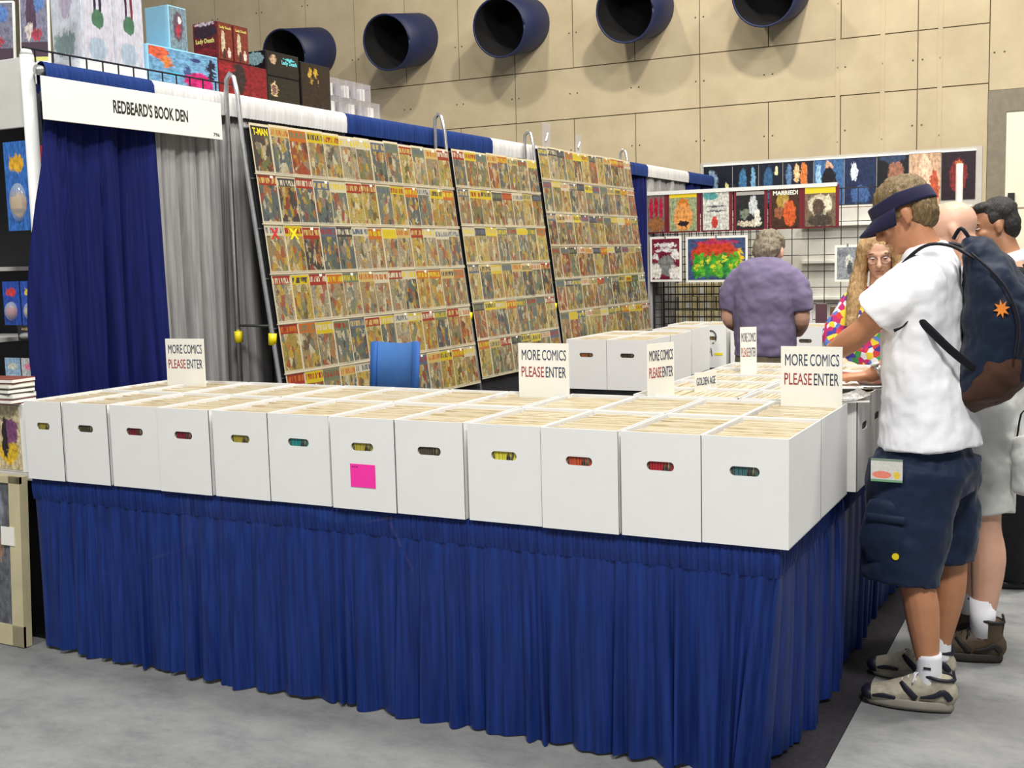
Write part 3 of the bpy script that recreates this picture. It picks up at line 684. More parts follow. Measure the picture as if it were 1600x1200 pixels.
MAG = [(-3.27, 0.2, art('mag_red_rows', C(120, 110, 104), [(0.2, 0.62, 0.12, 0.3, C(176, 30, 56)), (0.5, 0.66, 0.13, 0.3, C(170, 26, 50)), (0.8, 0.62, 0.12, 0.3, C(176, 34, 60)), (0.5, 0.2, 0.5, 0.2, C(150, 100, 60))]), 'magazine with a row of red figures, leftmost on the grid'),
       (-2.985, 0.31, art('mag_orange_figure', C(150, 160, 120), [(0.5, 0.72, 0.2, 0.16, C(200, 120, 40)), (0.5, 0.36, 0.34, 0.36, C(220, 150, 80)), (0.5, 0.2, 0.2, 0.07, C(40, 30, 34))], [(0.9, 1.0, C(230, 200, 30))]), 'magazine with a golden figure under a yellow title bar'),
       (-2.645, 0.29, art('mag_pale_script', C(206, 206, 196), [(0.3, 0.9, 0.3, 0.1, C(80, 150, 150)), (0.55, 0.62, 0.4, 0.02, C(90, 90, 100)), (0.5, 0.5, 0.4, 0.02, C(90, 90, 100)), (0.45, 0.2, 0.12, 0.16, C(190, 60, 50))], wob=0.3), 'pale magazine with slanting lines of print'),
       (-2.30, 0.30, art('mag_black_white', C(34, 32, 38), [(0.6, 0.6, 0.14, 0.25, C(200, 206, 206)), (0.3, 0.4, 0.16, 0.12, C(120, 130, 110)), (0.5, 0.14, 0.45, 0.08, C(206, 196, 170)), (0.75, 0.3, 0.1, 0.2, C(230, 226, 210))], [(0.88, 0.97, C(170, 166, 160))]), 'black magazine with white figures'),
       (-1.955, 0.29, art('mag_dark_orange', C(66, 40, 26), [(0.4, 0.7, 0.22, 0.22, C(170, 140, 60)), (0.5, 0.6, 0.1, 0.1, C(206, 150, 110)), (0.65, 0.36, 0.22, 0.32, C(206, 90, 40)), (0.25, 0.4, 0.15, 0.14, C(150, 90, 60))]), 'dark magazine titled MARRIED with an orange gown'),
       (-1.625, 0.31, art('mag_brown_beast', C(120, 100, 80), [(0.5, 0.55, 0.4, 0.25, C(206, 196, 170)), (0.45, 0.5, 0.2, 0.2, C(90, 70, 56)), (0.5, 0.16, 0.4, 0.16, C(70, 60, 50)), (0.75, 0.6, 0.1, 0.2, C(230, 220, 190))], [(0.84, 1.0, C(226, 206, 40))]), 'magazine with a bold yellow title, rightmost on the grid')]
for i, (x, w, m, lab) in enumerate(MAG):
    e = thing('hanging_magazine', lab, 'magazine', (x, YG-0.012, 1.845), group='magazines clipped along the grid')
    e.scale.z = 1.0
    MB().box(-w/2-0.012, w/2+0.02, 0, 0.008, -0.01, 0.39).build('backing', m_maroon, e)
    MB().box(-w/2+0.012, w/2-0.012, -0.003, -0.0005, 0.004, 0.375).build('cover', m, e)
    for s in (-0.08, 0.08): MB().box(s-0.008, s+0.008, -0.006, 0.012, 0.37, 0.4).build('clip', m_steel, e)
    if i == 4: text('title', 'MARRIED!', w-0.05, 0.042, m_sign, e, (0, -0.0032, 0.315), 0.03)
    if i == 3: text('title', 'SUMMER', w-0.09, 0.03, m_ink, e, (0, -0.0032, 0.332), 0.02) if False else None
def framed(name, label, x, z, w, h, y, m, cat, mount=m_sign):
    e = thing(name, label, cat, (x, y, z))
    MB().box(-w/2, w/2, 0, 0.012, 0, h).build('mount', mount, e)
    MB().box(-w/2+0.022, w/2-0.022, -0.002, 0, 0.025, h-0.022).build('print', m, e)
    MB().tube([(0, -0.003, h-0.012), (0, -0.003, h+0.012)], 0.008, 6).build('pin', m_steel, e); return e
framed('comic_print', 'white framed maroon comic print on the wire grid', -3.17, 1.345, 0.335, 0.455, YG-0.02, art('print_maroon', C(120, 30, 56), [(0.5, 0.84, 0.42, 0.05, C(226, 220, 216)), (0.5, 0.72, 0.38, 0.05, C(220, 214, 214)), (0.5, 0.34, 0.3, 0.24, C(130, 130, 126)), (0.15, 0.2, 0.2, 0.2, C(226, 220, 210)), (0.85, 0.15, 0.24, 0.18, C(226, 220, 210)), (0.85, 0.6, 0.16, 0.12, C(226, 220, 214)), (0.12, 0.55, 0.12, 0.08, C(220, 214, 206))]), 'print')
framed('psychedelic_print', 'wide framed print of green shapes on red and blue', -2.637, 1.335, 0.63, 0.455, YG-0.03, art('print_green', C(60, 80, 120), [(0.47, 0.55, 0.42, 0.42, C(196, 60, 36)), (0.9, 0.5, 0.07, 0.22, C(220, 180, 40))]+[(0.15+0.1*k, 0.32+0.04*(k % 2), 0.065, 0.3, (C(50, 150, 40), C(90, 170, 44), C(40, 130, 60))[k % 3]) for k in range(8)]+[(0.15+0.1*k, 0.3+0.1*(k % 3), 0.03, 0.09, C(200, 200, 50)) for k in range(8)]+[(0.5, 0.9, 0.4, 0.035, C(180, 40, 90))]), 'print')
framed('grey_print', 'small white mounted grey picture on the right wire grid', -1.365, 1.323, 0.24, 0.345, YG-0.02, art('print_grey', C(150, 154, 160), [(0.55, 0.55, 0.18, 0.2, C(206, 206, 200)), (0.6, 0.35, 0.12, 0.2, C(80, 84, 86)), (0.2, 0.8, 0.3, 0.1, C(120, 124, 130))]), 'print')
# far row of film posters
m_posterwall = stain('far_booth_panel', C(168, 164, 156), C(190, 186, 176), 2, 0.8)
o = MB().box(-3.5, -0.4, 0, 0.06, 0, 2.68).build('poster_wall', m_posterwall, loc=(0, 9.93, 0)); tag(o, 'far booth wall carrying the row of dark posters', 'panel')
PX = [-3.46, -3.11, -2.8, -2.52, -2.17, -1.83, -1.48, -1.14, -0.81, -0.46]
NIGHT = C(12, 16, 30)
PA = [art('poster_a', NIGHT, [(0.3, 0.6, 0.2, 0.3, C(120, 140, 160)), (0.8, 0.5, 0.06, 0.1, C(230, 220, 150))]), art('poster_b', NIGHT, [(0.4, 0.5, 0.15, 0.4, C(60, 110, 150)), (0.8, 0.6, 0.1, 0.3, C(110, 160, 190))]),
      art('poster_c', C(14, 22, 40), [(0.4, 0.5, 0.2, 0.4, C(50, 90, 130)), (0.75, 0.8, 0.08, 0.1, C(226, 220, 170))]), art('poster_d', C(24, 26, 44), [(0.2, 0.7, 0.1, 0.25, C(90, 120, 160)), (0.45, 0.72, 0.1, 0.2, C(226, 190, 140)), (0.7, 0.7, 0.12, 0.25, C(210, 120, 60)), (0.5, 0.25, 0.45, 0.14, C(230, 228, 226))]),
      art('poster_e', C(60, 100, 150), [(0.5, 0.85, 0.12, 0.12, C(206, 160, 130)), (0.5, 0.4, 0.25, 0.42, C(16, 14, 22)), (0.15, 0.5, 0.1, 0.4, C(150, 190, 220))]), art('poster_f', C(26, 40, 76), [(0.3, 0.7, 0.1, 0.2, C(220, 230, 240)), (0.5, 0.2, 0.3, 0.2, C(60, 90, 140))]),
      art('poster_g', C(12, 12, 16), [(0.6, 0.6, 0.25, 0.3, C(150, 100, 80)), (0.5, 0.95, 0.4, 0.1, C(40, 60, 90))]), art('poster_h', C(196, 160, 130), [(0.5, 0.6, 0.2, 0.4, C(226, 190, 160)), (0.8, 0.4, 0.15, 0.3, C(180, 80, 50)), (0.5, 0.05, 0.5, 0.12, C(236, 230, 226))]),
      art('poster_i', C(30, 10, 24), [(0.5, 0.5, 0.25, 0.35, C(120, 30, 30)), (0.5, 0.7, 0.1, 0.1, C(190, 110, 60))])]
PN = ['black poster with a moonlit blur, leftmost of the far poster row', 'second far poster, dark blue streaks', 'third far poster, dim blue glow', 'far poster with pale figures and white lettering blur', 'bright blue far poster with a dark coated figure', 'navy far poster with a white light beam', 'black far poster with a hooded face shape above the visor', 'warm peach far poster', 'dark maroon poster, rightmost of the far poster row']
for i in range(9):
    a, b = PX[i], PX[i+1]; e = thing('film_poster', PN[i], 'poster', ((a+b)/2, 9.925, 2.13 if i != 7 else 2.0), group='far row of posters')
    hh = 0.505 if i != 7 else 0.64
    MB().box(-(b-a)/2+0.004, (b-a)/2-0.004, -0.004, 0.004, 0, hh).build('print', PA[i], e)
    MB().box(-(b-a)/2, (b-a)/2, -0.008, 0.004, hh, hh+0.018).build('hanger_strip', m_whitepaint, e)
for i, (x, z, w, h, m, lab) in enumerate(((-0.62, 1.35, 0.26, 0.7, art('poster_j', C(190, 110, 30), [(0.5, 0.6, 0.3, 0.3, C(60, 40, 30)), (0.4, 0.2, 0.3, 0.15, C(230, 170, 60))]), 'orange poster below the far row, beside the suited man'), (-1.72, 1.98, 0.5, 0.12, art('poster_k', C(170, 140, 120), [(0.3, 0.5, 0.2, 0.4, C(90, 60, 50)), (0.7, 0.5, 0.2, 0.4, C(220, 214, 206))]), 'narrow brown picture strip under the blue far poster'), (-1.72, 1.3, 0.62, 0.6, art('poster_l', C(214, 212, 204), [], [(0.9, 1.0, C(240, 238, 232))]), 'plain pale sheet under the blue far poster'))):
    e = thing('lower_poster', lab, 'poster', (x, 9.925, z)); MB().box(-w/2, w/2, -0.004, 0.004, 0, h).build('print', m, e); MB().box(-w/2, w/2, -0.007, 0.004, h, h+0.015).build('hanger_strip', m_whitepaint, e)
m_shelf0 = M_('greyish_enamel', C(176, 174, 166), 0.5)
e = thing('white_post', 'white upright post in front of the far posters', 'post', (-0.21, 6.1, 0))
MB().tube([(0, 0, 0), (0, 0, 2.25)], 0.026, 12).build('tube', m_shelf0, e, True); MB().box(-0.2, 0.2, -0.2, 0.2, 0, 0.012).build('base_plate', m_steel, e)
# back counter with displayed books
island('dark counter at the back carrying bagged books and pale trays', -1.9, -0.75, 6.9, 7.5)
m_silver = art('silver_bag', C(196, 198, 204), [(0.4, 0.6, 0.25, 0.3, C(90, 96, 110)), (0.5, 0.3, 0.2, 0.25, C(236, 236, 240))], coat=0.8, rough=0.15)
m_brownbook = M_('brown_book', C(92, 66, 40), 0.5)
for i, (x, y, w, h, rz, m, lab) in enumerate(((-1.62, 7.0, 0.19, 0.4, -0.1, m_silver, 'silver bagged book propped up at the back counter'), (-1.45, 7.05, 0.1, 0.36, 0.2, M_('plum_book', C(70, 30, 44), 0.4), 'plum coloured book standing beside the silver bagged book'), (-1.3, 7.1, 0.18, 0.33, 0.0, m_brownbook, 'brown book standing at the back counter'))):
    e = thing('propped_book', lab, 'book', (x, y, 0.79), rz); e.rotation_euler.x = -0.12
    MB().box(-w/2, w/2, 0, 0.014, 0, h).build('cover', m, e, bevel=0.002); MB().box(-w/2+0.004, w/2-0.003, 0.003, 0.011, 0.004, h+0.001).build('pages', m_sign, e)
for i, (x, y, w, lab) in enumerate(((-1.6, 6.96, 0.42, 'brown tray under the silver bagged book'), (-1.05, 6.96, 0.5, 'grey tray right of the brown tray on the back counter'))):
    e = thing('tray', lab, 'tray', (x, y, 0.746)); B = MB(); mm = (m_brownbook, m_table)[i]
    B.box(-w/2, w/2, -0.05, 0.2, 0, 0.012).box(-w/2, w/2, -0.056, -0.05, 0, 0.04).box(-w/2, w/2, 0.2, 0.206, 0, 0.04).box(-w/2, -w/2+0.006, -0.05, 0.2, 0, 0.04).box(w/2-0.006, w/2, -0.05, 0.2, 0, 0.04)
    B.build('tray_body', mm, e); MB().box(-0.05, 0.05, -0.058, -0.056, 0.01, 0.03).build('tray_label', m_sign, e)
island('dark side table past the end of the aisle boxes, behind the woman', -1.27, -0.42, 5.0, 5.7)
for i, x in enumerate((-1.12, -0.84, -0.56)):
    comic_box('grey white comic box behind the man in purple, %s of three' % ORD[i], 'comics in the %s grey white box behind the man in purple' % ORD[i], x, 5.02, 0.746, 0.27, 0, (90, 80, 70), 'boxes behind the man in purple')

# ------------------------------------------------------------------ blue director's chair behind the front boxes
m_canvas = M_('blue_canvas', C(62, 112, 176), 0.75, var=0.08, scale=8, bump=0.2, bscale=200)
m_canvas2 = M_('blue_canvas_sleeve', C(40, 90, 160), 0.75, var=0.08, scale=8)
m_wood = M_('chair_wood', C(150, 110, 66), 0.5, var=0.2)
e = thing('directors_chair', 'blue canvas chair whose back rises behind the front boxes', 'chair', (-2.2, 1.25, 0), -0.5)
n = 12; vs = []
for z in (0.93, 1.235):
    for k in range(n+1):
        u = k/n; vs.append((-0.21+0.42*u, 0.03*math.sin(math.pi*u)+(0.02 if z > 1 else 0), z+0.02*u-0.012*math.sin(math.pi*u)))
B = MB(); B.add(vs, [(k, k+1, n+2+k, n+1+k) for k in range(n)]); o = B.build('backrest', m_canvas, e, True); s_ = o.modifiers.new('t', 'SOLIDIFY'); s_.thickness = 0.005
for sx in (-1, 1):
    MB().tube([(sx*0.21, 0.0, 0.93), (sx*0.21, 0.02, 1.24+0.01*sx)], [(0.028, 0.014), (0.03, 0.014)], 10, ref=(1, 0, 0)).build('back_sleeve', m_canvas2, e, True)
    MB().tube([(sx*0.21, 0.0, 0.4), (sx*0.21, 0.0, 0.95)], 0.013, 8).build('back_post', m_wood, e, True)
    MB().box(sx*0.24-0.02, sx*0.24+0.02, -0.42, 0.05, 0.64, 0.66).build('armrest', m_wood, e, bevel=0.004)
    for s2 in (-1, 1): MB().tube([(sx*0.24, s2*0.2-0.18, 0.008), (-sx*0.24, s2*0.2-0.18, 0.44)], 0.013, 6).build('leg', m_wood, e, True)
    MB().tube([(sx*0.24, -0.4, 0.45), (sx*0.24, 0.03, 0.45)], 0.012, 6).build('seat_rail', m_wood, e, True)
    MB().tube([(sx*0.24, -0.38, 0.45), (sx*0.24, -0.38, 0.64)], 0.012, 6).build('arm_post', m_wood, e, True)
MB().box(-0.24, 0.24, -0.4, 0.03, 0.446, 0.45).build('seat', m_canvas, e)

# ------------------------------------------------------------------ neighbour's shelf behind the drape, with boxed toys on top
XS = -3.43
m_shelf = stain('white_shelf_laminate', C(206, 204, 196), C(222, 220, 214), 3, 0.5)
e = thing('display_shelf', 'white neighbouring shelf unit left of the drape post', 'shelf', (XS-0.5, 0, 0))
MB().box(-0.5, 0.02, 0.36, 3.3, 2.45, 2.55).build('top_shelf', m_shelf, e, bevel=0.004)
MB().box(-0.9, 0.42, 0.352, 0.37, 2.26, 2.565).build('fascia', m_shelf, e, bevel=0.003)
MB().box(0.02, 0.46, 0.37, 3.3, 2.45, 2.55).build('top_shelf', m_shelf, e)
for k, z in enumerate((1.02, 1.28, 1.62)):
    MB().box(-0.6, 0.02, 0.3, 0.75, z, z+0.02).build('shelf_board', m_shelf, e); MB().box(-0.6, 0.02, 0.295, 0.3, z-0.012, z+0.024).build('price_rail', m_clear, e)
MB().box(-0.6, 0.03, 0.76, 0.79, 0, 2.45).build('shelf_back', m_black, e)
for sx in (-0.6, 0.38):
    for y in (0.4, 3.2): MB().box(sx, sx+0.04, y, y+0.04, 0, 2.45).build('upright', m_steel, e)
e = thing('counter', 'neighbouring white counter at the far left edge', 'counter', (XS-0.35, 0.3, 0))
MB().box(-0.5, 0.51, -0.24, -0.15, 0.72, 0.75).build('counter_top', m_shelf, e); MB().box(-0.5, 0.47, -0.2, -0.155, 0, 0.72).build('counter_body', m_black, e)
m_sky = C(150, 200, 226)
def carton(label, y0, y1, z0, z1, x1, depth, front, side, name='toy_box', cat='toy box', extra=None):
    e = thing(name, label, cat, (x1, y0, z0), group='boxed toys above the drape')
    MB().box(-depth, 0, 0, y1-y0, 0, z1-z0).build('carton', front, e, bevel=0.003)
    o = MB().box(-(y1-y0)/2+0.006, (y1-y0)/2-0.006, -0.0015, 0, 0.006, z1-z0-0.006).build('side_print', side, e); o.location = (0.0005, (y1-y0)/2, 0); o.rotation_euler.z = math.pi/2
    return e
ZT = 2.551
m_whitebox = art('white_box_front', C(200, 204, 214), [(0.5, 0.55, 0.2, 0.2, C(170, 160, 180)), (0.4, 0.15, 0.35, 0.1, C(130, 150, 150))], grit=0.1)
m_statue = art('statue_panel', C(196, 194, 204), [(0.42, 0.62, 0.05, 0.3, C(24, 26, 50)), (0.6, 0.62, 0.05, 0.3, C(30, 30, 54)), (0.52, 0.95, 0.16, 0.12, C(206, 170, 120)), (0.5, 0.36, 0.2, 0.08, C(70, 110, 84)), (0.45, 0.1, 0.3, 0.1, C(160, 176, 190))], grit=0.1, wob=0.15)
m_statue2 = art('statue_panel_red', C(196, 194, 204), [(0.42, 0.62, 0.045, 0.3, C(60, 26, 50)), (0.62, 0.6, 0.045, 0.3, C(110, 34, 50)), (0.5, 0.95, 0.16, 0.14, C(180, 60, 90)), (0.5, 0.36, 0.2, 0.08, C(70, 110, 84)), (0.45, 0.1, 0.3, 0.1, C(160, 176, 190))], grit=0.1, wob=0.15)
e = carton('tall white statue box with dark stockinged legs printed on it', 0.70, 0.895, ZT+0.05, 3.16, -3.5, 0.20, m_whitebox, m_statue)
carton('tall white statue box with red stockinged legs printed on it', 0.898, 1.09, ZT+0.05, 3.16, -3.5, 0.20, m_whitebox, m_statue2)
carton('flat white carton lying under the tall statue boxes', 0.66, 1.09, ZT, ZT+0.049, -3.49, 0.3, m_whitebox, m_whitepaint)
m_sky_box = M_('sky_blue_carton', C(150, 204, 228), 0.5, var=0.04)
carton('plain sky blue toy box standing on top of the wide one', 1.27, 1.40, 2.735, 2.955, -3.5, 0.16, m_sky_box, art('bluebox_side', C(120, 140, 150), [(0.5, 0.55, 0.3, 0.35, C(96, 76, 90)), (0.5, 0.45, 0.15, 0.15, C(170, 50, 70)), (0.6, 0.7, 0.1, 0.1, C(230, 226, 230))]))
carton('wide sky blue toy box with a reddish picture on its side', 1.09, 1.60, ZT-0.0, 2.733, -3.48, 0.16, m_sky_box, art('widebox_side', C(110, 160, 196), [(0.12, 0.85, 0.16, 0.2, C(206, 90, 60)), (0.25, 0.6, 0.07, 0.2, C(210, 120, 60)), (0.55, 0.35, 0.06, 0.25, C(70, 90, 140)), (0.72, 0.12, 0.22, 0.3, C(196, 30, 110)), (0.9, 0.6, 0.06, 0.3, C(30, 26, 50)), (0.65, 0.8, 0.09, 0.05, C(50, 60, 110)), (0.35, 0.3, 0.1, 0.1, C(80, 170, 200))]))
m_redbox = art('dark_red_box', C(96, 18, 26), [(0.5, 0.75, 0.5, 0.18, C(46, 26, 40)), (0.5, 0.95, 0.4, 0.05, C(190, 170, 180)), (0.5, 0.2, 0.5, 0.12, C(130, 24, 34))])
m_redside = art('dark_red_side', C(120, 48, 30), [(0.35, 0.45, 0.14, 0.35, C(196, 180, 150)), (0.4, 0.15, 0.12, 0.15, C(60, 40, 40)), (0.75, 0.2, 0.12, 0.12, C(220, 200, 190))])
ly = M_('pale_yellow_ink', C(226, 214, 120), 0.5)
for i, (a, b) in enumerate(((1.63, 1.755), (1.758, 1.885))):
    e = carton('dark red figure box, %s of the upper pair' % ('left' if i == 0 else 'right'), a, b, 2.731, 2.935, -3.5, 0.17, m_redbox, m_redside)
    if i == 0: text('lettering', 'Lady Death', 0.13, 0.032, ly, e, (-0.085, -0.0012, 0.085), 0.02)
    o = text('lettering', 'Lady Death', 0.09, 0.018, ly, e, (0.0025, 0.065, 0.165), 0.01); o.rotation_euler.z = math.pi/2
carton('long crimson box with a dark figure, under the figure boxes', 1.61, 2.02, ZT, 2.729, -3.49, 0.2, m_redbox, art('crimson_side', C(130, 20, 30), [(0.4, 0.5, 0.15, 0.5, C(50, 34, 34)), (0.15, 0.8, 0.2, 0.1, C(150, 30, 40))]))
m_blackbox = art('black_box_front', C(20, 18, 20), [(0.5, 0.7, 0.4, 0.25, C(150, 190, 196))])
m_blackside = art('black_box_side', C(28, 22, 18), [(0.2, 0.7, 0.1, 0.2, C(180, 150, 120)), (0.7, 0.8, 0.2, 0.05, C(90, 190, 200))])
e = carton('black figure box with a cyan title, on top', 2.03, 2.33, 2.70, 2.84, -3.5, 0.16, m_blackbox, m_blackside)
o = text('lettering', 'Lady Death', 0.14, 0.03, M_('cyan_ink', C(120, 220, 226), 0.5), e, (0.0025, 0.21, 0.07), 0.02); o.rotation_euler.z = math.pi/2
carton('black figure box with a framed portrait, below the cyan titled one', 2.03, 2.33, ZT, 2.698, -3.5, 0.16, m_blackbox, art('black_box_side2', C(34, 30, 20), [(0.2, 0.5, 0.11, 0.3, C(206, 180, 130)), (0.2, 0.5, 0.07, 0.22, C(120, 80, 80))]))
carton('tall dark brown box with gold marks, right end of the toy boxes', 2.345, 2.64, ZT, 2.82, -3.5, 0.18, m_blackbox, art('brown_box_side', C(40, 26, 16), [(0.3, 0.8, 0.06, 0.12, C(190, 150, 50)), (0.5, 0.82, 0.06, 0.1, C(196, 156, 50)), (0.35, 0.6, 0.03, 0.06, C(180, 140, 50)), (0.6, 0.6, 0.02, 0.06, C(180, 140, 50))]))
m_pale = art('clear_case_contents', C(150, 146, 150), [(0.2, 0.5, 0.08, 0.3, C(60, 58, 62)), (0.5, 0.5, 0.08, 0.3, C(220, 218, 222)), (0.8, 0.5, 0.08, 0.3, C(70, 66, 70))])
for i, (a, b, z0, z1) in enumerate(((2.66, 3.2, ZT, 2.66), (2.66, 3.1, 2.662, 2.77))):
    e = thing('clear_case', ('lower', 'upper')[i]+' clear plastic case of small items beside the brown box', 'plastic case', (-3.52, a, z0), group='clear plastic cases')
    MB().box(-0.16, 0, 0, b-a, 0, z1-z0).build('case', m_clear, e)
    for k in range(5): MB().box(-0.12, -0.03, (k+0.2)*(b-a)/5, (k+0.8)*(b-a)/5, 0.006, (z1-z0)*0.75).build('boxed_item', m_pale if k % 2 else m_sign, e)
    for k in range(6): MB().box(-0.006, 0.004, (k)*(b-a)/5-0.004, k*(b-a)/5+0.004, 0, z1-z0).build('case_rib', m_clear, e)
# standing comic displays at the upper-left corner
for i, (x, y, z, w, h, lab) in enumerate(((-3.56, 0.47, 2.56, 0.13, 0.36, 'busy printed pack leaning at the top left, above the post'), (-3.78, 0.42, 2.56, 0.2, 0.3, 'grey printed pack at the top left edge'))):
    e = thing('printed_pack', lab, 'package', (x, y, z), 0.5); e.rotation_euler.x = -0.1
    MB().box(-w/2, w/2, 0, 0.02, 0, h).build('card', m_sign, e)
    MB().box(-w/2+0.005, w/2-0.005, -0.002, 0, 0.01, h-0.01).build('print', art('pack_print%d' % i, C(110, 110, 130), [(0.4, 0.6, 0.2, 0.3, C(60, 30, 60)), (0.7, 0.8, 0.2, 0.15, C(70, 110, 170)), (0.3, 0.4, 0.15, 0.1, C(190, 180, 170)), (0.6, 0.35, 0.2, 0.08, C(150, 40, 60))], [(0.05, 0.25, C(60, 40, 56)), (0.0, 0.05, C(196, 196, 110))]), e)
# packs on the neighbouring shelf
m_bub = clear_plastic('blister', C(210, 220, 226), 0.4, 0.1)
packs = [(-3.60, 0.36, 1.80, 0.16, 0.40, C(50, 110, 190), C(226, 170, 40), 'large blue toy pack hanging left of the post'), (-3.50, 0.42, 1.80, 0.05, 0.38, C(190, 40, 60), C(60, 20, 30), 'thin red edged pack beside the large blue toy pack'),
         (-3.53, 0.33, 1.37, 0.13, 0.2, C(40, 80, 176), C(220, 190, 60), 'small blue toy car pack on the shelf left of the drape'), (-3.66, 0.33, 1.37, 0.11, 0.2, C(36, 76, 170), C(206, 60, 60), 'another small blue pack at the left photo edge'),
         (-3.56, 0.32, 1.30, 0.12, 0.07, C(40, 36, 36), C(150, 130, 90), 'small black pack below the blue toy car packs'), (-3.55, 0.31, 1.06, 0.10, 0.16, C(196, 196, 200), C(236, 130, 160), 'pink and white toy pack on the lower shelf'), (-3.66, 0.31, 1.06, 0.10, 0.16, C(150, 180, 206), C(206, 206, 190), 'pale blue toy pack on the lower shelf')]
for i, (x, y, z, w, h, c1, c2, lab) in enumerate(packs):
    e = thing('toy_pack', lab, 'toy pack', (x, y, z+0.002))
    MB().box(-w/2, w/2, 0, 0.004, 0, h).build('card', art('toy_card%d' % i, c1, [(0.5, 0.75, 0.3, 0.1, c2), (0.5, 0.3, 0.3, 0.14, c2)]), e)
    MB().ell((0, -0.002, h*0.32), (w*0.33, 0.03, h*0.22), n=12, m=8).build('blister', m_bub, e, True)
    MB().box(-w*0.22, w*0.22, -0.018, -0.002, h*0.24, h*0.38).build('toy', M_('toy_paint', c2, 0.4), e, bevel=0.004)
# bits on the counter at the left edge
e = thing('comic_carton', 'small white carton with a colourful front at the left edge', 'carton', (-3.33, 0.085, 0.752))
MB().box(-0.2, 0.06, -0.02, 0.062, 0, 0.3).build('carton_body', m_card, e, bevel=0.003)
MB().box(-0.2, -0.005, -0.024, -0.0205, 0.01, 0.29).build('front_print', art('left_comic', C(206, 190, 150), [(0.6, 0.3, 0.3, 0.2, C(220, 180, 40)), (0.7, 0.6, 0.25, 0.2, C(120, 70, 110)), (0.5, 0.5, 0.1, 0.3, C(40, 30, 36))]), e)
m_pile = [M_('pile_a', C(120, 60, 50), 0.6), M_('pile_b', C(200, 196, 186), 0.6), M_('pile_c', C(60, 54, 54), 0.6), M_('pile_d', C(170, 160, 140), 0.6)]
for k in range(5):
    e = thing('stacked_book', '%s book from the bottom in the pile at the left edge' % ORD[k], 'book', (-3.40, 0.085, 1.054+k*0.022), 0.1*math.sin(k*2), 'books piled at the left edge')
    MB().box(-0.14, 0.08, -0.07, 0.06, 0.0, 0.02).build('cover', m_pile[k % 4], e); MB().box(-0.135, 0.082, -0.072, 0.058, 0.004, 0.016).build('pages', m_sign, e)
e = thing('framed_picture', 'pale framed grey picture leaning on the floor at the left edge', 'picture', (-3.50, -0.02, 0.004))
e.rotation_euler.x = -0.05
MB().box(-0.3, 0.21, 0, 0.03, 0, 0.74).box(-0.3, 0.21, -0.012, 0, 0.71, 0.74).box(-0.3, 0.21, -0.012, 0, 0, 0.09).box(0.14, 0.21, -0.012, 0, 0, 0.74).build('frame', M_('pale_wood_frame', C(196, 186, 150), 0.5, var=0.1, scale=6), e)
MB().box(-0.3, 0.14, -0.004, 0.0, 0.09, 0.71).build('picture', art('grey_picture', C(96, 98, 104), [(0.5, 0.55, 0.4, 0.12, C(150, 120, 100)), (0.4, 0.35, 0.4, 0.2, C(60, 66, 66)), (0.5, 0.8, 0.4, 0.2, C(130, 134, 146))]), e)
MB().box(0.09, 0.17, -0.016, -0.012, 0.44, 0.52).build('white_tag', m_sign, e)

# ------------------------------------------------------------------ people
m_tan = M_('tanned_skin', C(186, 128, 92), 0.5, var=0.06, scale=14, bump=0.05, bscale=300)
m_fair = M_('fair_skin', C(214, 166, 140), 0.5, var=0.06, scale=14)
m_oliveskin = M_('olive_skin', C(170, 120, 88), 0.5, var=0.06, scale=14)
def hairmat(name, c1, c2):
    t = NT(name); g = t.noise(30, t.coord('Object', (3, 3, 1)), 4, 0.7)
    t.set(Base_Color=t.ramp(g, [(0.35, c1), (0.65, c2)]), Roughness=0.55); t.bump(t.noise(90, t.coord('Object', (3, 3, 0.6)), 3), 0.8, 0.006); return t.mat
m_hairbrown = hairmat('brown_hair', C(84, 66, 40), C(140, 116, 76))
m_hairgrey = hairmat('grey_brown_hair', C(92, 80, 64), C(150, 138, 116))
m_hairblond = hairmat('long_blond_hair', C(150, 116, 74), C(206, 170, 120))
m_hairblack = hairmat('black_hair', C(20, 17, 16), C(40, 34, 32))
def cloth(name, c, var=0.05, rough=0.85): return M_(name, c, rough, var=var, scale=7, bump=0.25, bscale=350, spec=0.2, sheen=0.1)
m_tee = cloth('white_cotton', C(240, 240, 243), 0.015)
m_navy = cloth('navy_nylon', C(20, 34, 60), 0.15, 0.6)
m_sock = cloth('white_sock', C(236, 236, 240), 0.03)
m_eye = M_('eye_white', C(226, 220, 214), 0.3); m_iris = M_('dark_iris', C(40, 28, 22), 0.3)
def frame(f, u):
    f = V(f).normalized(); u = (V(u)-f*V(u).dot(f)).normalized(); s = u.cross(f); return f, s, u, Matrix((f, s, u)).transposed()
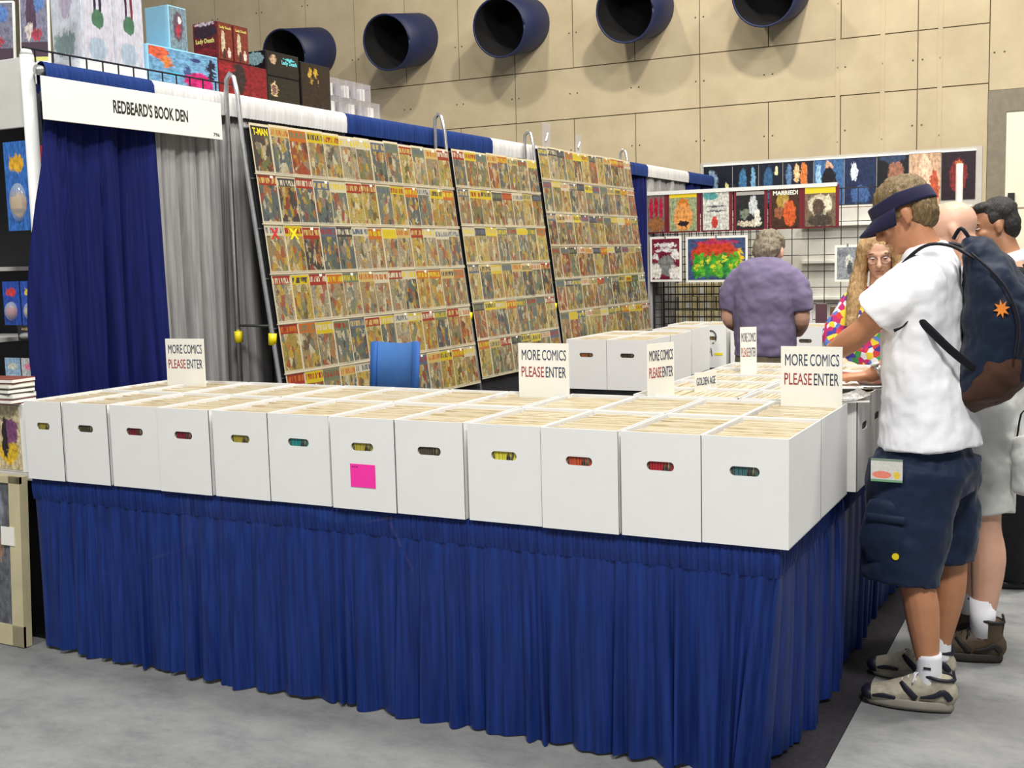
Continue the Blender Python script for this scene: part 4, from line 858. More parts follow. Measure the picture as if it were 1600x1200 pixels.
def head(B, c, f, u, k=1.0, ears=True):
    f, s, u, M = frame(f, u); c = V(c)
    P = lambda a, b, d: c+(f*a+s*b+u*d)*k
    E = lambda p, r: B.ell(p, tuple(x*k for x in r), M, 18, 12)
    E(P(-0.012, 0, 0.03), (0.098, 0.076, 0.088)); E(P(0.025, 0, -0.04), (0.066, 0.059, 0.082)); E(P(0.042, 0, -0.085), (0.045, 0.044, 0.034)); E(P(0.072, 0, -0.1), (0.021, 0.024, 0.018))
    E(P(0.076, 0, 0.026), (0.018, 0.052, 0.012)); E(P(0.089, 0, -0.054), (0.011, 0.024, 0.006)); E(P(0.088, 0, -0.067), (0.011, 0.021, 0.007))
    for q in (-1, 1): E(P(0.055, q*0.042, -0.022), (0.028, 0.018, 0.02))
    B.tube([P(0.087, 0, 0.018), P(0.1, 0, -0.008), P(0.111, 0, -0.03)], [0.009*k, 0.011*k, 0.0145*k], 10, round_caps=True)
    for q in (-1, 1): E(P(0.098, q*0.012, -0.034), (0.01, 0.008, 0.008))
    if ears:
        for q in (-1, 1): E(P(-0.008, q*0.078, -0.008), (0.019, 0.009, 0.031)); E(P(0.0, q*0.077, -0.032), (0.01, 0.009, 0.012))
    return P, M
def eyes(P, M, parent, k=1.0, brow=m_hairbrown):
    for q in (-1, 1):
        B = MB().ell(P(0.0745, q*0.031, 0.006), (0.0115*k, 0.012*k, 0.0042*k), M, 12, 8, 0); B.ell(P(0.0825, q*0.031, 0.0035), (0.0045*k, 0.006*k, 0.0042*k), M, 10, 6, 1)
        B.build('eye', [m_eye, m_iris], parent, True)
        MB().tube([P(0.083, q*0.014, 0.028), P(0.084, q*0.034, 0.032), P(0.072, q*0.052, 0.026)], [0.004*k, 0.0045*k, 0.003*k], 8, round_caps=True).build('eyebrow', brow, parent, True)
    MB().tube([P(0.0985, -0.02, -0.0605), P(0.1012, 0, -0.060), P(0.0985, 0.02, -0.0605)], [(0.002*k, 0.003*k)]*3, 8, round_caps=True).build('mouth', M_('lip', C(150, 84, 76), 0.5), parent, True)
def hand(B, w, d, n, curl=0.5, thumb=1, k=1.0, splay=0.12):
    w = V(w); d = V(d).normalized(); n = (V(n)-d*V(n).dot(d)).normalized(); s = d.cross(n)*thumb
    B.tube([w, w+d*0.03*k, w+d*0.075*k, w+d*0.095*k], [(0.026*k, 0.019*k), (0.034*k, 0.018*k), (0.042*k, 0.016*k), (0.040*k, 0.013*k)], 12, ref=s, round_caps=True)
    for off, L in ((0.031, 0.074), (0.0105, 0.084), (-0.0105, 0.078), (-0.031, 0.060)):
        p = w+d*0.088*k+s*off*k; dd = (d+s*off*splay*20*0.3).normalized(); pts = [p]; a = 0.0
        for q, fr in enumerate((0.45, 0.3, 0.25)):
            a += curl*(0.6 if q == 0 else 0.75); v = dd*math.cos(a)+n*math.sin(a); p = p+v*L*fr*k; pts.append(p)
        B.tube(pts, [0.0092*k, 0.0088*k, 0.008*k, 0.0065*k], 8, round_caps=True)
    p = w+d*0.03*k+s*0.03*k; q1 = p+(d*0.6+s*0.75+n*0.25).normalized()*0.042*k; q2 = q1+(d*0.9+s*0.2+n*0.4).normalized()*0.034*k
    B.tube([w+d*0.02*k+s*0.012*k, p, q1, q2], [0.016*k, 0.0145*k, 0.011*k, 0.008*k], 8, round_caps=True)
def limb(B, pts, r, n=14, ref=None, sm=4): B.tube(pts, r, n, smooth=sm, ref=ref, round_caps=True); return B
def shoe(parent, heel, toe, mats, lace=True, high=False, w=0.052, label=None):
    """running shoe: sole, upper, toe cap, laces, heel tab"""
    heel = V(heel); toe = V(toe); d = (toe-heel); L = d.length; d.normalize(); s = V((0, 0, 1)).cross(d); u = V((0, 0, 1))
    P = lambda a, b, z: heel+d*(a*L)+s*b+u*z
    B = MB(); n = 20; out = []
    for k in range(n):
        a = 2*math.pi*k/n; t_ = 0.5-0.5*math.cos(a); wd = w*(0.72+0.35*math.sin(math.pi*min(1, t_*1.05))*t_**0.5) * abs(math.sin(a))**0.55
        out.append((t_, wd if a < math.pi else -wd))
    for z, g in ((0.0, 0.97), (0.012, 1.03), (0.03, 1.0), (0.034, 0.96)):
        B.v += [tuple(P(0.5+(t_-0.5)*(1.0+0.02*(g-1)*20), b*g, z+(0.018 if t_ > 0.95 else 0)*(1 if z < 0.02 else 0.6))) for t_, b in out]
    for j in range(3):
        for k in range(n): B.f.append((j*n+k, j*n+(k+1) % n, (j+1)*n+(k+1) % n, (j+1)*n+k)); B.m.append(0)
    B.f.append(tuple(range(n))[::-1]); B.m.append(0); B.f.append(tuple(3*n+k for k in range(n))); B.m.append(0)
    B.build('sole', mats[0], parent, True)
    B = MB(); top = 0.165 if high else 0.118
    B.tube([P(0.07, 0, 0.06), P(0.2, 0, 0.066), P(0.38, 0, 0.066), P(0.56, 0, 0.052), P(0.74, 0, 0.04), P(0.88, 0, 0.034), P(0.96, 0, 0.03)], [(0.05, 0.036), (0.056, 0.041), (0.056, 0.044), (0.044, 0.047), (0.034, 0.049), (0.028, 0.045), (0.014, 0.03)], 16, smooth=3, ref=(0, 0, 1), round_caps=True)
    B.tube([P(0.17, 0, 0.05), P(0.16, 0, top-0.02), P(0.16, 0, top)], [(0.052, 0.038), (0.05, 0.04), (0.05, 0.041)], 16, ref=tuple(d))
    B.tube([P(0.3, 0, 0.09), P(0.34, 0, top-0.005)], [(0.02, 0.03), (0.012, 0.03)], 12, ref=tuple(d), round_caps=True)
    up = fuse('upper', B, mats[1], 0.005, parent, 2)
    n = 20; B = MB().tube([P(0.17+0.175*math.cos(2*math.pi*k/n), 0.041*math.sin(2*math.pi*k/n), top+0.002+0.006*math.cos(2*math.pi*k/n)) for k in range(n+1)], 0.007, 8); B.build('collar', mats[2], parent, True)
    MB().tube([P(0.03, 0, 0.085), P(-0.005, 0, top+0.002), P(0.01, 0, top+0.024)], [(0.016, 0.005), (0.014, 0.005), (0.006, 0.005)], 8, ref=tuple(s), round_caps=True).build('heel_tab', mats[2], parent, True)
    MB().ell(P(0.9, 0, 0.034), (0.034, 0.046, 0.027), frame(d, u)[3], 16, 10).build('toe_cap', mats[2], parent, True)
    for q in (-1, 1):
        MB().tube([P(0.03, q*0.034, 0.05), P(0.1, q*0.041, 0.075), P(0.2, q*0.046, 0.06), P(0.34, q*0.0475, 0.05)], [(0.012, 0.004), (0.012, 0.004), (0.009, 0.004), (0.004, 0.003)], 8, ref=(0, 0, 1), smooth=3, round_caps=True).build('side_stripe', mats[2], parent, True)
        MB().tube([P(0.4, q*0.046, 0.045), P(0.5, q*0.044, 0.075), P(0.56, q*0.03, 0.092)], [(0.004, 0.012), (0.004, 0.012), (0.003, 0.008)], 8, ref=tuple(s), smooth=3, round_caps=True).build('side_panel', mats[2], parent, True)
        MB().tube([P(0.62, q*0.05, 0.04), P(0.75, q*0.05, 0.042), P(0.86, q*0.046, 0.036)], [(0.006, 0.003), (0.009, 0.003), (0.005, 0.003)], 8, ref=(0, 0, 1), smooth=3, round_caps=True).build('mesh_panel', mats[2], parent, True)
    if lace:
        for k in range(5):
            a = 0.40+0.065*k; z = 0.122-0.0115*k; w_ = 0.03-0.001*k
            MB().tube([P(a, -w_, z-0.02), P(a+0.01, -0.012, z-0.004), P(a+0.02, 0.012, z-0.004), P(a, w_, z-0.02)], 0.0042, 6, smooth=3).build('lace', m_sock if not high else m_black, parent, True)
        for q in (-1, 1): MB().tube([P(0.39, 0, 0.122), P(0.40, q*0.03, 0.128), P(0.43, q*0.045, 0.1), P(0.41, q*0.02, 0.118)], 0.0032, 6, smooth=4).build('lace_loop', m_sock if not high else m_black, parent, True)
    return up
def person(label, loc): return thing('person', label, 'person', loc)
# parts are authored in world metres, then hung on the empty
def adopt(e):
    inv = Matrix.Translation(e.location).inverted()
    for c in e.children:
        if c.type == 'MESH':
            c.data.transform(inv); c.data.update()
        for g in c.children:
            if g.type == 'MESH': g.data.transform(inv)

# ---- man in white T-shirt, bending over the aisle boxes
e = person('man in navy visor, white T-shirt and navy shorts leafing through boxes', (0.26, 0.97, 0.0))
B = MB()
limb(B, [(0.27, 0.89, 0.92), (0.25, 0.865, 0.72), (0.235, 0.845, 0.50), (0.258, 0.84, 0.37), (0.288, 0.835, 0.13), (0.29, 0.835, 0.06)], [0.088, 0.076, 0.058, 0.061, 0.036, 0.036])
limb(B, [(0.27, 1.06, 0.92), (0.32, 1.09, 0.70), (0.325, 1.10, 0.48), (0.318, 1.105, 0.36), (0.29, 1.115, 0.13), (0.288, 1.115, 0.06)], [0.088, 0.076, 0.058, 0.061, 0.036, 0.036])
limb(B, [(0.26, 0.97, 0.92), (0.235, 0.97, 1.15), (0.215, 0.97, 1.38), (0.24, 0.97, 1.53)], [(0.15, 0.10), (0.14, 0.10), (0.165, 0.11), (0.15, 0.075)], ref=(0, 1, 0))
limb(B, [(0.255, 0.97, 1.56), (0.215, 0.97, 1.66), (0.18, 0.97, 1.72)], [0.066, 0.056, 0.055])
limb(B, [(0.235, 0.83, 1.52), (0.15, 0.81, 1.44), (0.058, 0.822, 1.345), (0.0, 0.86, 1.30), (-0.105, 0.935, 1.225)], [0.062, 0.052, 0.042, 0.045, 0.028])
hand(B, (-0.109, 0.938, 1.222), (-0.6, 0.3, -0.75), (-0.5, -0.6, -0.3), 0.45, 1)
limb(B, [(0.235, 1.14, 1.52), (0.21, 1.24, 1.38), (0.17, 1.27, 1.25), (0.11, 1.24, 1.2), (0.02, 1.18, 1.145)], [0.062, 0.05, 0.042, 0.043, 0.028])
hand(B, (0.014, 1.177, 1.142), (-0.93, -0.2, -0.05), (0.0, 0.0, -1), 0.55, -1)
P, M = head(B, (0.165, 0.97, 1.738), (-0.87, -0.12, -0.48), (-0.48, 0, 0.87))
body = fuse('body', B, m_tan, 0.0062, e, 3)
eyes(P, M, e)
f, s, u, M3 = frame((-0.87, -0.12, -0.48), (-0.48, 0, 0.87))
B = MB(); B.ell(P(-0.018, 0, 0.062), (0.1, 0.086, 0.075), M3); B.ell(P(-0.052, 0, 0.0), (0.066, 0.08, 0.088), M3)
for q in (-1, 1): B.ell(P(0.022, q*0.062, 0.02), (0.03, 0.018, 0.03), M3)
rnd = random.Random(3)
for k in range(46):
    a = rnd.uniform(0, 6.28); r_ = rnd.uniform(0, 0.085); p = P(-0.015+r_*math.cos(a), 0.8*r_*math.sin(a), 0.118-r_*r_*5); B.tube([p, p+(u*0.8+f*rnd.uniform(-.5, .5)+s*rnd.uniform(-.5, .5))*0.024], [0.016, 0.007], 6, round_caps=True)
fuse('hair', B, m_hairbrown, 0.006, e, 2, [(0.02, 0.012)])
m_visor = cloth('navy_visor_cloth', C(36, 34, 62), 0.1)
B = MB(); n = 40; vs = []
for z, g in ((0.022, 1.02), (0.032, 1.035), (0.07, 1.0), (0.074, 0.985), (0.068, 0.96), (0.024, 0.97)):
    for k in range(n):
        a = 2*math.pi*k/n; vs.append(P(-0.01+0.112*g*math.cos(a), 0.09*g*math.sin(a), z-0.016*math.cos(a)*0+(-0.02 if math.cos(a) < 0 else 0)*abs(math.cos(a))))
B.add(vs, [(j*n+k, j*n+(k+1) % n, ((j+1) % 6)*n+(k+1) % n, ((j+1) % 6)*n+k) for j in range(6) for k in range(n)]); B.build('visor_band', m_visor, e, True)
B = MB(); vs = []; n = 20
for row, ext in enumerate((0.0, 0.034, 0.064)):
    for k in range(n+1):
        a = math.radians(-78+156*k/n); x = -0.01+0.114*math.cos(a)+ext*math.cos(a)**0.6*1.0; y = 0.091*math.sin(a)*(1-0.08*row); vs.append(P(x, y, 0.03-ext*0.42-0.03*math.sin(a)**2*row*0.5))
B.add(vs, [(r*(n+1)+k, r*(n+1)+k+1, (r+1)*(n+1)+k+1, (r+1)*(n+1)+k) for r in range(2) for k in range(n)]); o = B.build('visor_brim', m_visor, e, True); q = o.modifiers.new('t', 'SOLIDIFY'); q.thickness = 0.005
# T-shirt
B = MB()
B.tube([(0.262, 0.97, 0.925), (0.252, 0.97, 1.08), (0.232, 0.97, 1.28), (0.236, 0.97, 1.42), (0.25, 0.97, 1.53), (0.246, 0.97, 1.60), (0.238, 0.97, 1.635)], [(0.225, 0.172), (0.215, 0.155), (0.21, 0.138), (0.222, 0.138), (0.205, 0.112), (0.12, 0.086), (0.075, 0.068)], 28, smooth=4, ref=(0, 1, 0))
B.tube([(0.255, 0.87, 1.52), (0.2, 0.82, 1.475), (0.12, 0.805, 1.415), (0.098, 0.805, 1.395)], [(0.095, 0.1), (0.096, 0.098), (0.088, 0.082), (0.086, 0.08)], 20, smooth=4, ref=(0, 0, 1))
B.tube([(0.255, 1.10, 1.52), (0.24, 1.19, 1.45), (0.215, 1.24, 1.36)], [(0.095, 0.1), (0.09, 0.092), (0.08, 0.08)], 20, smooth=4, ref=(0, 0, 1))
fuse('t_shirt', B, m_tee, 0.009, e, 3, [(0.16, 0.03), (0.06, 0.012)])
B = MB().tube([(0.105+0.0, 0.695, 1.385), (0.1, 0.69, 1.38)], [(0.089, 0.083), (0.088, 0.082)], 20, ref=(0, 0, 1)); 
# shorts
B = MB()
B.tube([(0.258, 0.97, 0.985), (0.255, 0.97, 0.93), (0.25, 0.97, 0.86), (0.25, 0.97, 0.76)], [(0.165, 0.125), (0.185, 0.145), (0.20, 0.185), (0.17, 0.165)], 24, smooth=3, ref=(0, 1, 0))
B.tube([(0.235, 0.875, 0.86), (0.205, 0.86, 0.66), (0.185, 0.85, 0.455)], [(0.118, 0.17), (0.118, 0.15), (0.112, 0.132)], 22, smooth=4, ref=(0, 1, 0))
B.tube([(0.28, 1.07, 0.86), (0.30, 1.085, 0.66), (0.295, 1.095, 0.49)], [(0.118, 0.15), (0.112, 0.125), (0.108, 0.112)], 22, smooth=4, ref=(0, 1, 0))
fuse('shorts', B, m_navy, 0.009, e, 3, [(0.13, 0.03), (0.05, 0.012)])
B = MB(); B.tube([(0.155, 0.77, 0.735), (0.145, 0.76, 0.62), (0.155, 0.766, 0.55)], [(0.075, 0.025), (0.088, 0.03), (0.07, 0.02)], 16, smooth=4, ref=(1, 0, 0), round_caps=True)
pk = fuse('cargo_pocket', B, m_navy, 0.008, e, 3, [(0.06, 0.01)])
MB().tube([(0.185, 0.737, 0.565), (0.185, 0.75, 0.565)], 0.012, 10).build('pocket_stud', m_yellow, pk)
MB().tube([(0.095, 0.734, 0.70), (0.21, 0.732, 0.695)], [(0.014, 0.006), (0.014, 0.006)], 8, ref=(0, 0, 1), round_caps=True).build('pocket_flap', m_navy, pk, True)
b = MB().box(0.10, 0.205, 0.738, 0.741, 0.825, 0.905).build('name_badge', art('badge_print', C(206, 204, 196), [(0.35, 0.3, 0.3, 0.16, C(226, 130, 110)), (0.82, 0.3, 0.1, 0.16, C(226, 196, 60))], [(0.0, 0.1, C(110, 160, 120)), (0.9, 1.0, C(120, 140, 120))], grit=0.05, wob=0.1), e)
for hx, hy, tx, ty in ((0.372, 0.835, 0.062, 0.82), (0.335, 1.12, 0.03, 1.11)):
    shoe(e, (hx, hy, 0.007), (tx, ty, 0.007), (M_('grey_sole', C(150, 144, 132), 0.7), M_('grey_beige_mesh', C(176, 168, 148), 0.7, var=0.2, scale=40), M_('black_trim', C(24, 24, 40), 0.5)))
for yy in (0.835, 1.115):
    B = MB().tube([(0.29, yy, 0.09), (0.289, yy, 0.14), (0.286, yy, 0.205)], [(0.04, 0.041), (0.042, 0.042), (0.044, 0.044)], 18, smooth=3); o = B.build('sock', m_sock, e, True)
    if yy < 1: MB().box(0.275, 0.30, 0.790, 0.793, 0.158, 0.166).build('sock_mark', m_ink, o)
# bracelet watch on the far wrist
B = MB().tube([(0.035, 1.188, 1.152), (0.052, 1.198, 1.162)], 0.034, 16); o = B.build('watch_strap', m_steel, e, True)
MB().tube([(0.036, 1.175, 1.185), (0.034, 1.174, 1.193)], 0.016, 14).build('watch_face', m_whitepaint, e, True)
adopt(e)
# backpack
bp = thing('backpack', 'navy backpack with brown base on the back of the man in white', 'backpack', (0.43, 0.98, 1.08))
m_pack = cloth('navy_pack_nylon', C(16, 28, 48), 0.15, 0.55); m_strap = cloth('black_webbing', C(14, 14, 24), 0.1, 0.6); m_suede = cloth('brown_suede', C(66, 42, 30), 0.25)
B = MB()
B.tube([(0.405, 0.98, 1.14), (0.47, 0.98, 1.24), (0.485, 0.98, 1.38), (0.455, 0.98, 1.50), (0.41, 0.98, 1.60), (0.385, 0.98, 1.63)], [(0.145, 0.075), (0.165, 0.125), (0.168, 0.13), (0.155, 0.10), (0.115, 0.06), (0.06, 0.03)], 26, smooth=4, ref=(0, 1, 0), round_caps=True)
fuse('main_compartment', B, m_pack, 0.009, bp, 4, [(0.09, 0.03), (0.04, 0.008)])
B = MB(); B.tube([(0.56, 0.975, 1.19), (0.60, 0.975, 1.28), (0.585, 0.975, 1.40)], [(0.12, 0.045), (0.135, 0.055), (0.11, 0.03)], 20, smooth=4, ref=(0, 1, 0), round_caps=True)
fuse('front_pocket', B, m_pack, 0.009, bp, 4, [(0.08, 0.02)])
B = MB(); B.tube([(0.395, 0.98, 1.115), (0.45, 0.98, 1.165), (0.49, 0.98, 1.215)], [(0.135, 0.07), (0.168, 0.10), (0.174, 0.105)], 24, smooth=4, ref=(0, 1, 0), round_caps=True)
fuse('suede_base', B, m_suede, 0.009, bp, 4, [(0.08, 0.02)])
MB().tube([(0.40, 0.86, 1.585), (0.34, 0.83, 1.625), (0.27, 0.825, 1.632), (0.215, 0.82, 1.60), (0.15, 0.83, 1.53)], [(0.022, 0.006)]*5, 10, smooth=4, ref=(0, 1, 0), round_caps=True).build('shoulder_strap', m_strap, bp, True)
MB().tube([(0.40, 1.10, 1.585), (0.34, 1.12, 1.625), (0.27, 1.125, 1.632), (0.2, 1.12, 1.60), (0.13, 1.11, 1.52)], [(0.03, 0.008)]*5, 10, smooth=4, ref=(0, 1, 0), round_caps=True).build('shoulder_strap', m_strap, bp, True)
MB().tube([(0.225, 0.762, 1.405), (0.285, 0.764, 1.345), (0.35, 0.79, 1.275), (0.42, 0.83, 1.21)], [(0.014, 0.005)]*4, 10, smooth=4, ref=(0.7, 0, 0.7), round_caps=True).build('side_strap', m_strap, bp, True)
MB().tube([(0.385, 0.955, 1.645), (0.355, 0.95, 1.685), (0.33, 0.96, 1.65)], 0.007, 8, smooth=4).build('grab_loop', m_strap, bp, True)
MB().tube([(0.225, 0.756, 1.395), (0.2, 0.748, 1.36), (0.17, 0.742, 1.345)], [0.003, 0.003, 0.006], 6, smooth=3).build('strap_end', m_strap, bp, True)
MB().tube([(0.4, 0.835, 1.60), (0.50, 0.815, 1.50), (0.55, 0.81, 1.38), (0.545, 0.81, 1.25)], 0.005, 6, smooth=5).build('zip_line', m_strap, bp, True)
st = []
for k in range(16): r_ = (0.026 if k % 2 == 0 else 0.012); st.append((r_*math.cos(k*math.pi/8+0.2), r_*1.2*math.sin(k*math.pi/8+0.2)))
o = MB().prism(st, -0.003, 0.003).build('orange_emblem', M_('orange_stitching', C(226, 130, 40), 0.7), bp); o.location = (0.5, 0.808, 1.415)
o.location = V(o.location)-bp.location
for c in bp.children:
    if c.name.split('.')[0] != 'orange_emblem': c.data.transform(Matrix.Translation(bp.location).inverted())
# comic in hand
hc = thing('held_comic', 'open comic in the hand of the man in the visor', 'comic book', (-0.1, 1.16, 1.098), 0.3)
MB().box(-0.085, 0.085, -0.12, 0.12, 0, 0.006).build('cover', m_loose3, hc); MB().box(-0.083, 0.083, -0.118, 0.118, 0.006, 0.009).build('pages', m_sign, hc)

# ---- bald man in pale blue behind him
e = person('bald man in pale blue shirt and white shorts behind the visor man', (0.36, 1.56, 0))
B = MB()
limb(B, [(0.37, 1.47, 0.9), (0.39, 1.45, 0.68), (0.41, 1.44, 0.52), (0.425, 1.44, 0.40), (0.41, 1.43, 0.15), (0.41, 1.43, 0.07)], [0.09, 0.08, 0.062, 0.066, 0.042, 0.04])
limb(B, [(0.35, 1.68, 0.9), (0.34, 1.70, 0.68), (0.33, 1.71, 0.50), (0.34, 1.71, 0.38), (0.33, 1.72, 0.13), (0.33, 1.72, 0.07)], [0.09, 0.08, 0.062, 0.066, 0.042, 0.04])
limb(B, [(0.37, 1.58, 0.9), (0.36, 1.58, 1.15), (0.35, 1.58, 1.36), (0.35, 1.58, 1.5)], [(0.16, 0.115), (0.16, 0.12), (0.17, 0.12), (0.14, 0.08)], ref=(0, 1, 0))
limb(B, [(0.35, 1.58, 1.5), (0.31, 1.58, 1.6), (0.28, 1.58, 1.66)], [0.066, 0.06, 0.06])
limb(B, [(0.35, 1.41, 1.45), (0.27, 1.38, 1.3), (0.2, 1.39, 1.19), (0.06, 1.42, 1.14)], [0.058, 0.05, 0.044, 0.03])
hand(B, (0.052, 1.42, 1.137), (-1, 0.05, -0.05), (0, 0, -1), 0.35, -1)
limb(B, [(0.35, 1.76, 1.45), (0.28, 1.8, 1.3), (0.2, 1.8, 1.18), (0.08, 1.78, 1.14)], [0.058, 0.05, 0.044, 0.03])
hand(B, (0.072, 1.78, 1.137), (-1, -0.05, -0.05), (0, 0, -1), 0.35, 1)
P, M = head(B, (0.255, 1.58, 1.68), (-0.88, -0.1, -0.42), (-0.42, 0, 0.88))
fuse('body', B, m_fair, 0.0075, e, 3); eyes(P, M, e)
m_pblue = cloth('pale_blue_cotton', C(150, 196, 232), 0.05)
B = MB()
B.tube([(0.39, 1.58, 1.10), (0.39, 1.58, 1.2), (0.385, 1.58, 1.35), (0.375, 1.58, 1.48), (0.35, 1.58, 1.545)], [(0.21, 0.165), (0.21, 0.16), (0.225, 0.155), (0.185, 0.11), (0.08, 0.075)], 24, smooth=4, ref=(0, 1, 0))
for q in (-1, 1): B.tube([(0.36, 1.58+q*0.16, 1.45), (0.315, 1.58+q*0.2, 1.37), (0.285, 1.58+q*0.2, 1.31)], [0.085, 0.08, 0.072], 16, smooth=3)
fuse('shirt', B, m_pblue, 0.011, e, 3, [(0.15, 0.03)])
m_wshort = cloth('off_white_cotton', C(214, 214, 210), 0.04)
B = MB(); B.tube([(0.39, 1.57, 1.14), (0.385, 1.57, 0.95), (0.385, 1.57, 0.78)], [(0.205, 0.16), (0.21, 0.165), (0.19, 0.16)], 22, ref=(0, 1, 0), round_caps=True)
B.tube([(0.385, 1.475, 0.88), (0.405, 1.455, 0.7), (0.415, 1.445, 0.585)], [(0.11, 0.14), (0.105, 0.115), (0.1, 0.105)], 20, smooth=3, ref=(0, 1, 0))
B.tube([(0.37, 1.67, 0.88), (0.35, 1.69, 0.7), (0.345, 1.7, 0.58)], [(0.11, 0.14), (0.105, 0.11), (0.1, 0.1)], 20, smooth=3, ref=(0, 1, 0))
fuse('shorts', B, m_wshort, 0.011, e, 3, [(0.12, 0.03)])
for hx, hy, tx, ty in ((0.485, 1.435, 0.18, 1.40), (0.40, 1.72, 0.11, 1.70)):
    shoe(e, (hx, hy, 0.001), (tx, ty, 0.001), (M_('dark_sole', C(40, 36, 30), 0.7), M_('brown_leather', C(70, 56, 38), 0.6, var=0.3, scale=20), M_('black_boot_trim', C(26, 22, 20), 0.6)), True, True)
for xx, yy in ((0.41, 1.43), (0.33, 1.72)): MB().tube([(xx, yy, 0.1), (xx, yy, 0.25)], [(0.046, 0.046), (0.05, 0.05)], 18).build('sock', m_sock, e, True)
adopt(e)
bg = thing('paper_bag', 'white bag hanging at the hip of the bald man', 'bag', (0.57, 1.40, 0.7))
B = MB(); B.tube([(0, 0, 0.0), (0.005, 0, 0.1), (-0.01, 0, 0.2)], [(0.07, 0.03), (0.075, 0.035), (0.06, 0.015)], 16, smooth=4, ref=(1, 0, 0), round_caps=True); fuse('bag_body', B, m_wshort, 0.008, bg, 2, [(0.06, 0.02)])
MB().tube([(-0.05, 0, 0.2), (-0.03, 0, 0.30), (0.03, 0, 0.2)], 0.004, 6, smooth=4).build('bag_handle', m_strap, bg, True)

# ---- man in dark suit
e = person('dark haired man in black suit and white collar at the right edge', (0.43, 2.62, 0))
B = MB()
for q in (-1, 1): limb(B, [(0.44, 2.62+q*0.09, 0.92), (0.45, 2.62+q*0.1, 0.5), (0.45, 2.62+q*0.1, 0.1)], [0.08, 0.055, 0.04])
limb(B, [(0.44, 2.62, 0.92), (0.44, 2.62, 1.3), (0.43, 2.62, 1.48)], [(0.15, 0.1), (0.16, 0.11), (0.14, 0.08)], ref=(0, 1, 0))
limb(B, [(0.42, 2.62, 1.48), (0.38, 2.62, 1.6), (0.355, 2.62, 1.66)], [0.064, 0.058, 0.056])
for q in (-1, 1):
    limb(B, [(0.44, 2.62+q*0.19, 1.45), (0.44, 2.62+q*0.25, 1.2), (0.36, 2.62+q*0.25, 1.0)], [0.055, 0.045, 0.03]); hand(B, (0.355, 2.62+q*0.25, 0.995), (-0.5, 0, -0.85), (0, -q, 0), 0.5, q)
P, M = head(B, (0.325, 2.62, 1.715), (-0.93, -0.22, -0.26), (-0.26, 0, 0.95), 1.02)
fuse('body', B, m_oliveskin, 0.0075, e, 3); eyes(P, M, e, 1.0, m_hairblack)
f, s, u, M3 = frame((-0.93, -0.22, -0.26), (-0.26, 0, 0.95))
B = MB(); B.ell(P(-0.03, 0, 0.055), (0.092, 0.084, 0.078), M3); B.ell(P(-0.058, 0, 0.0), (0.06, 0.078, 0.085), M3); B.ell(P(0.03, 0, 0.095), (0.052, 0.07, 0.03), M3)
for q in (-1, 1): B.ell(P(-0.005, q*0.068, 0.035), (0.035, 0.014, 0.035), M3)
fuse('hair', B, m_hairblack, 0.007, e, 3, [(0.03, 0.01)])
m_suit = cloth('black_wool', C(18, 17, 20), 0.15)
B = MB(); B.tube([(0.45, 2.62, 0.8), (0.455, 2.62, 1.05), (0.455, 2.62, 1.3), (0.45, 2.62, 1.44), (0.43, 2.62, 1.53)], [(0.20, 0.16), (0.19, 0.14), (0.21, 0.145), (0.2, 0.12), (0.09, 0.07)], 24, smooth=4, ref=(0, 1, 0))
for q in (-1, 1): limb(B, [(0.445, 2.62+q*0.17, 1.45), (0.46, 2.62+q*0.26, 1.2), (0.38, 2.62+q*0.26, 1.04)], [0.08, 0.068, 0.055])
fuse('jacket', B, m_suit, 0.011, e, 3, [(0.14, 0.02)])
B = MB()
for q in (-1, 1): limb(B, [(0.45, 2.62+q*0.09, 0.9), (0.455, 2.62+q*0.1, 0.5), (0.455, 2.62+q*0.1, 0.1)], [0.115, 0.095, 0.085])
fuse('trousers', B, m_suit, 0.011, e, 3, [(0.14, 0.02)])
B = MB().tube([(0.415, 2.62, 1.515), (0.392, 2.62, 1.585)], [(0.082, 0.072), (0.07, 0.064)], 20, ref=(0, 1, 0)); B.build('shirt_collar', m_tee, e, True)
for q in (-1, 1): shoe(e, (0.51, 2.62+q*0.1, 0.001), (0.22, 2.62+q*0.11, 0.001), (m_black, m_suit, m_black), False)
adopt(e)

# ---- woman with long blond hair
e = person('woman with long blond hair, glasses and a tie-dye shirt', (-0.2, 2.75, 0))
cx, cy = -0.215, 2.72
B = MB()
for q in (-1, 1): limb(B, [(cx+q*0.08, cy, 0.85), (cx+q*0.08, cy, 0.46), (cx+q*0.08, cy+0.02, 0.08)], [0.08, 0.05, 0.035])
limb(B, [(cx, cy, 0.88), (cx, cy, 1.15), (cx, cy, 1.33)], [(0.15, 0.1), (0.125, 0.09), (0.13, 0.065)], ref=(1, 0, 0))
limb(B, [(cx, cy, 1.38), (cx, cy-0.015, 1.5)], [0.05, 0.046])
limb(B, [(cx-0.14, cy, 1.34), (cx-0.21, cy-0.03, 1.2), (cx-0.2, cy-0.12, 1.1), (cx-0.13, cy-0.22, 1.06)], [0.048, 0.042, 0.036, 0.026]); hand(B, (cx-0.127, cy-0.225, 1.06), (0.5, -0.8, 0.0), (0, 0, -1), 0.4, -1, 0.9)
limb(B, [(cx+0.14, cy, 1.34), (cx+0.2, cy-0.03, 1.2), (cx+0.19, cy-0.12, 1.1), (cx+0.12, cy-0.22, 1.06)], [0.048, 0.042, 0.036, 0.026]); hand(B, (cx+0.117, cy-0.225, 1.06), (-0.5, -0.8, 0.0), (0, 0, -1), 0.4, 1, 0.9)
P, M = head(B, (cx+0.005, cy-0.04, 1.595), (0.15, -0.93, -0.3), (0, -0.3, 0.95), 0.95)
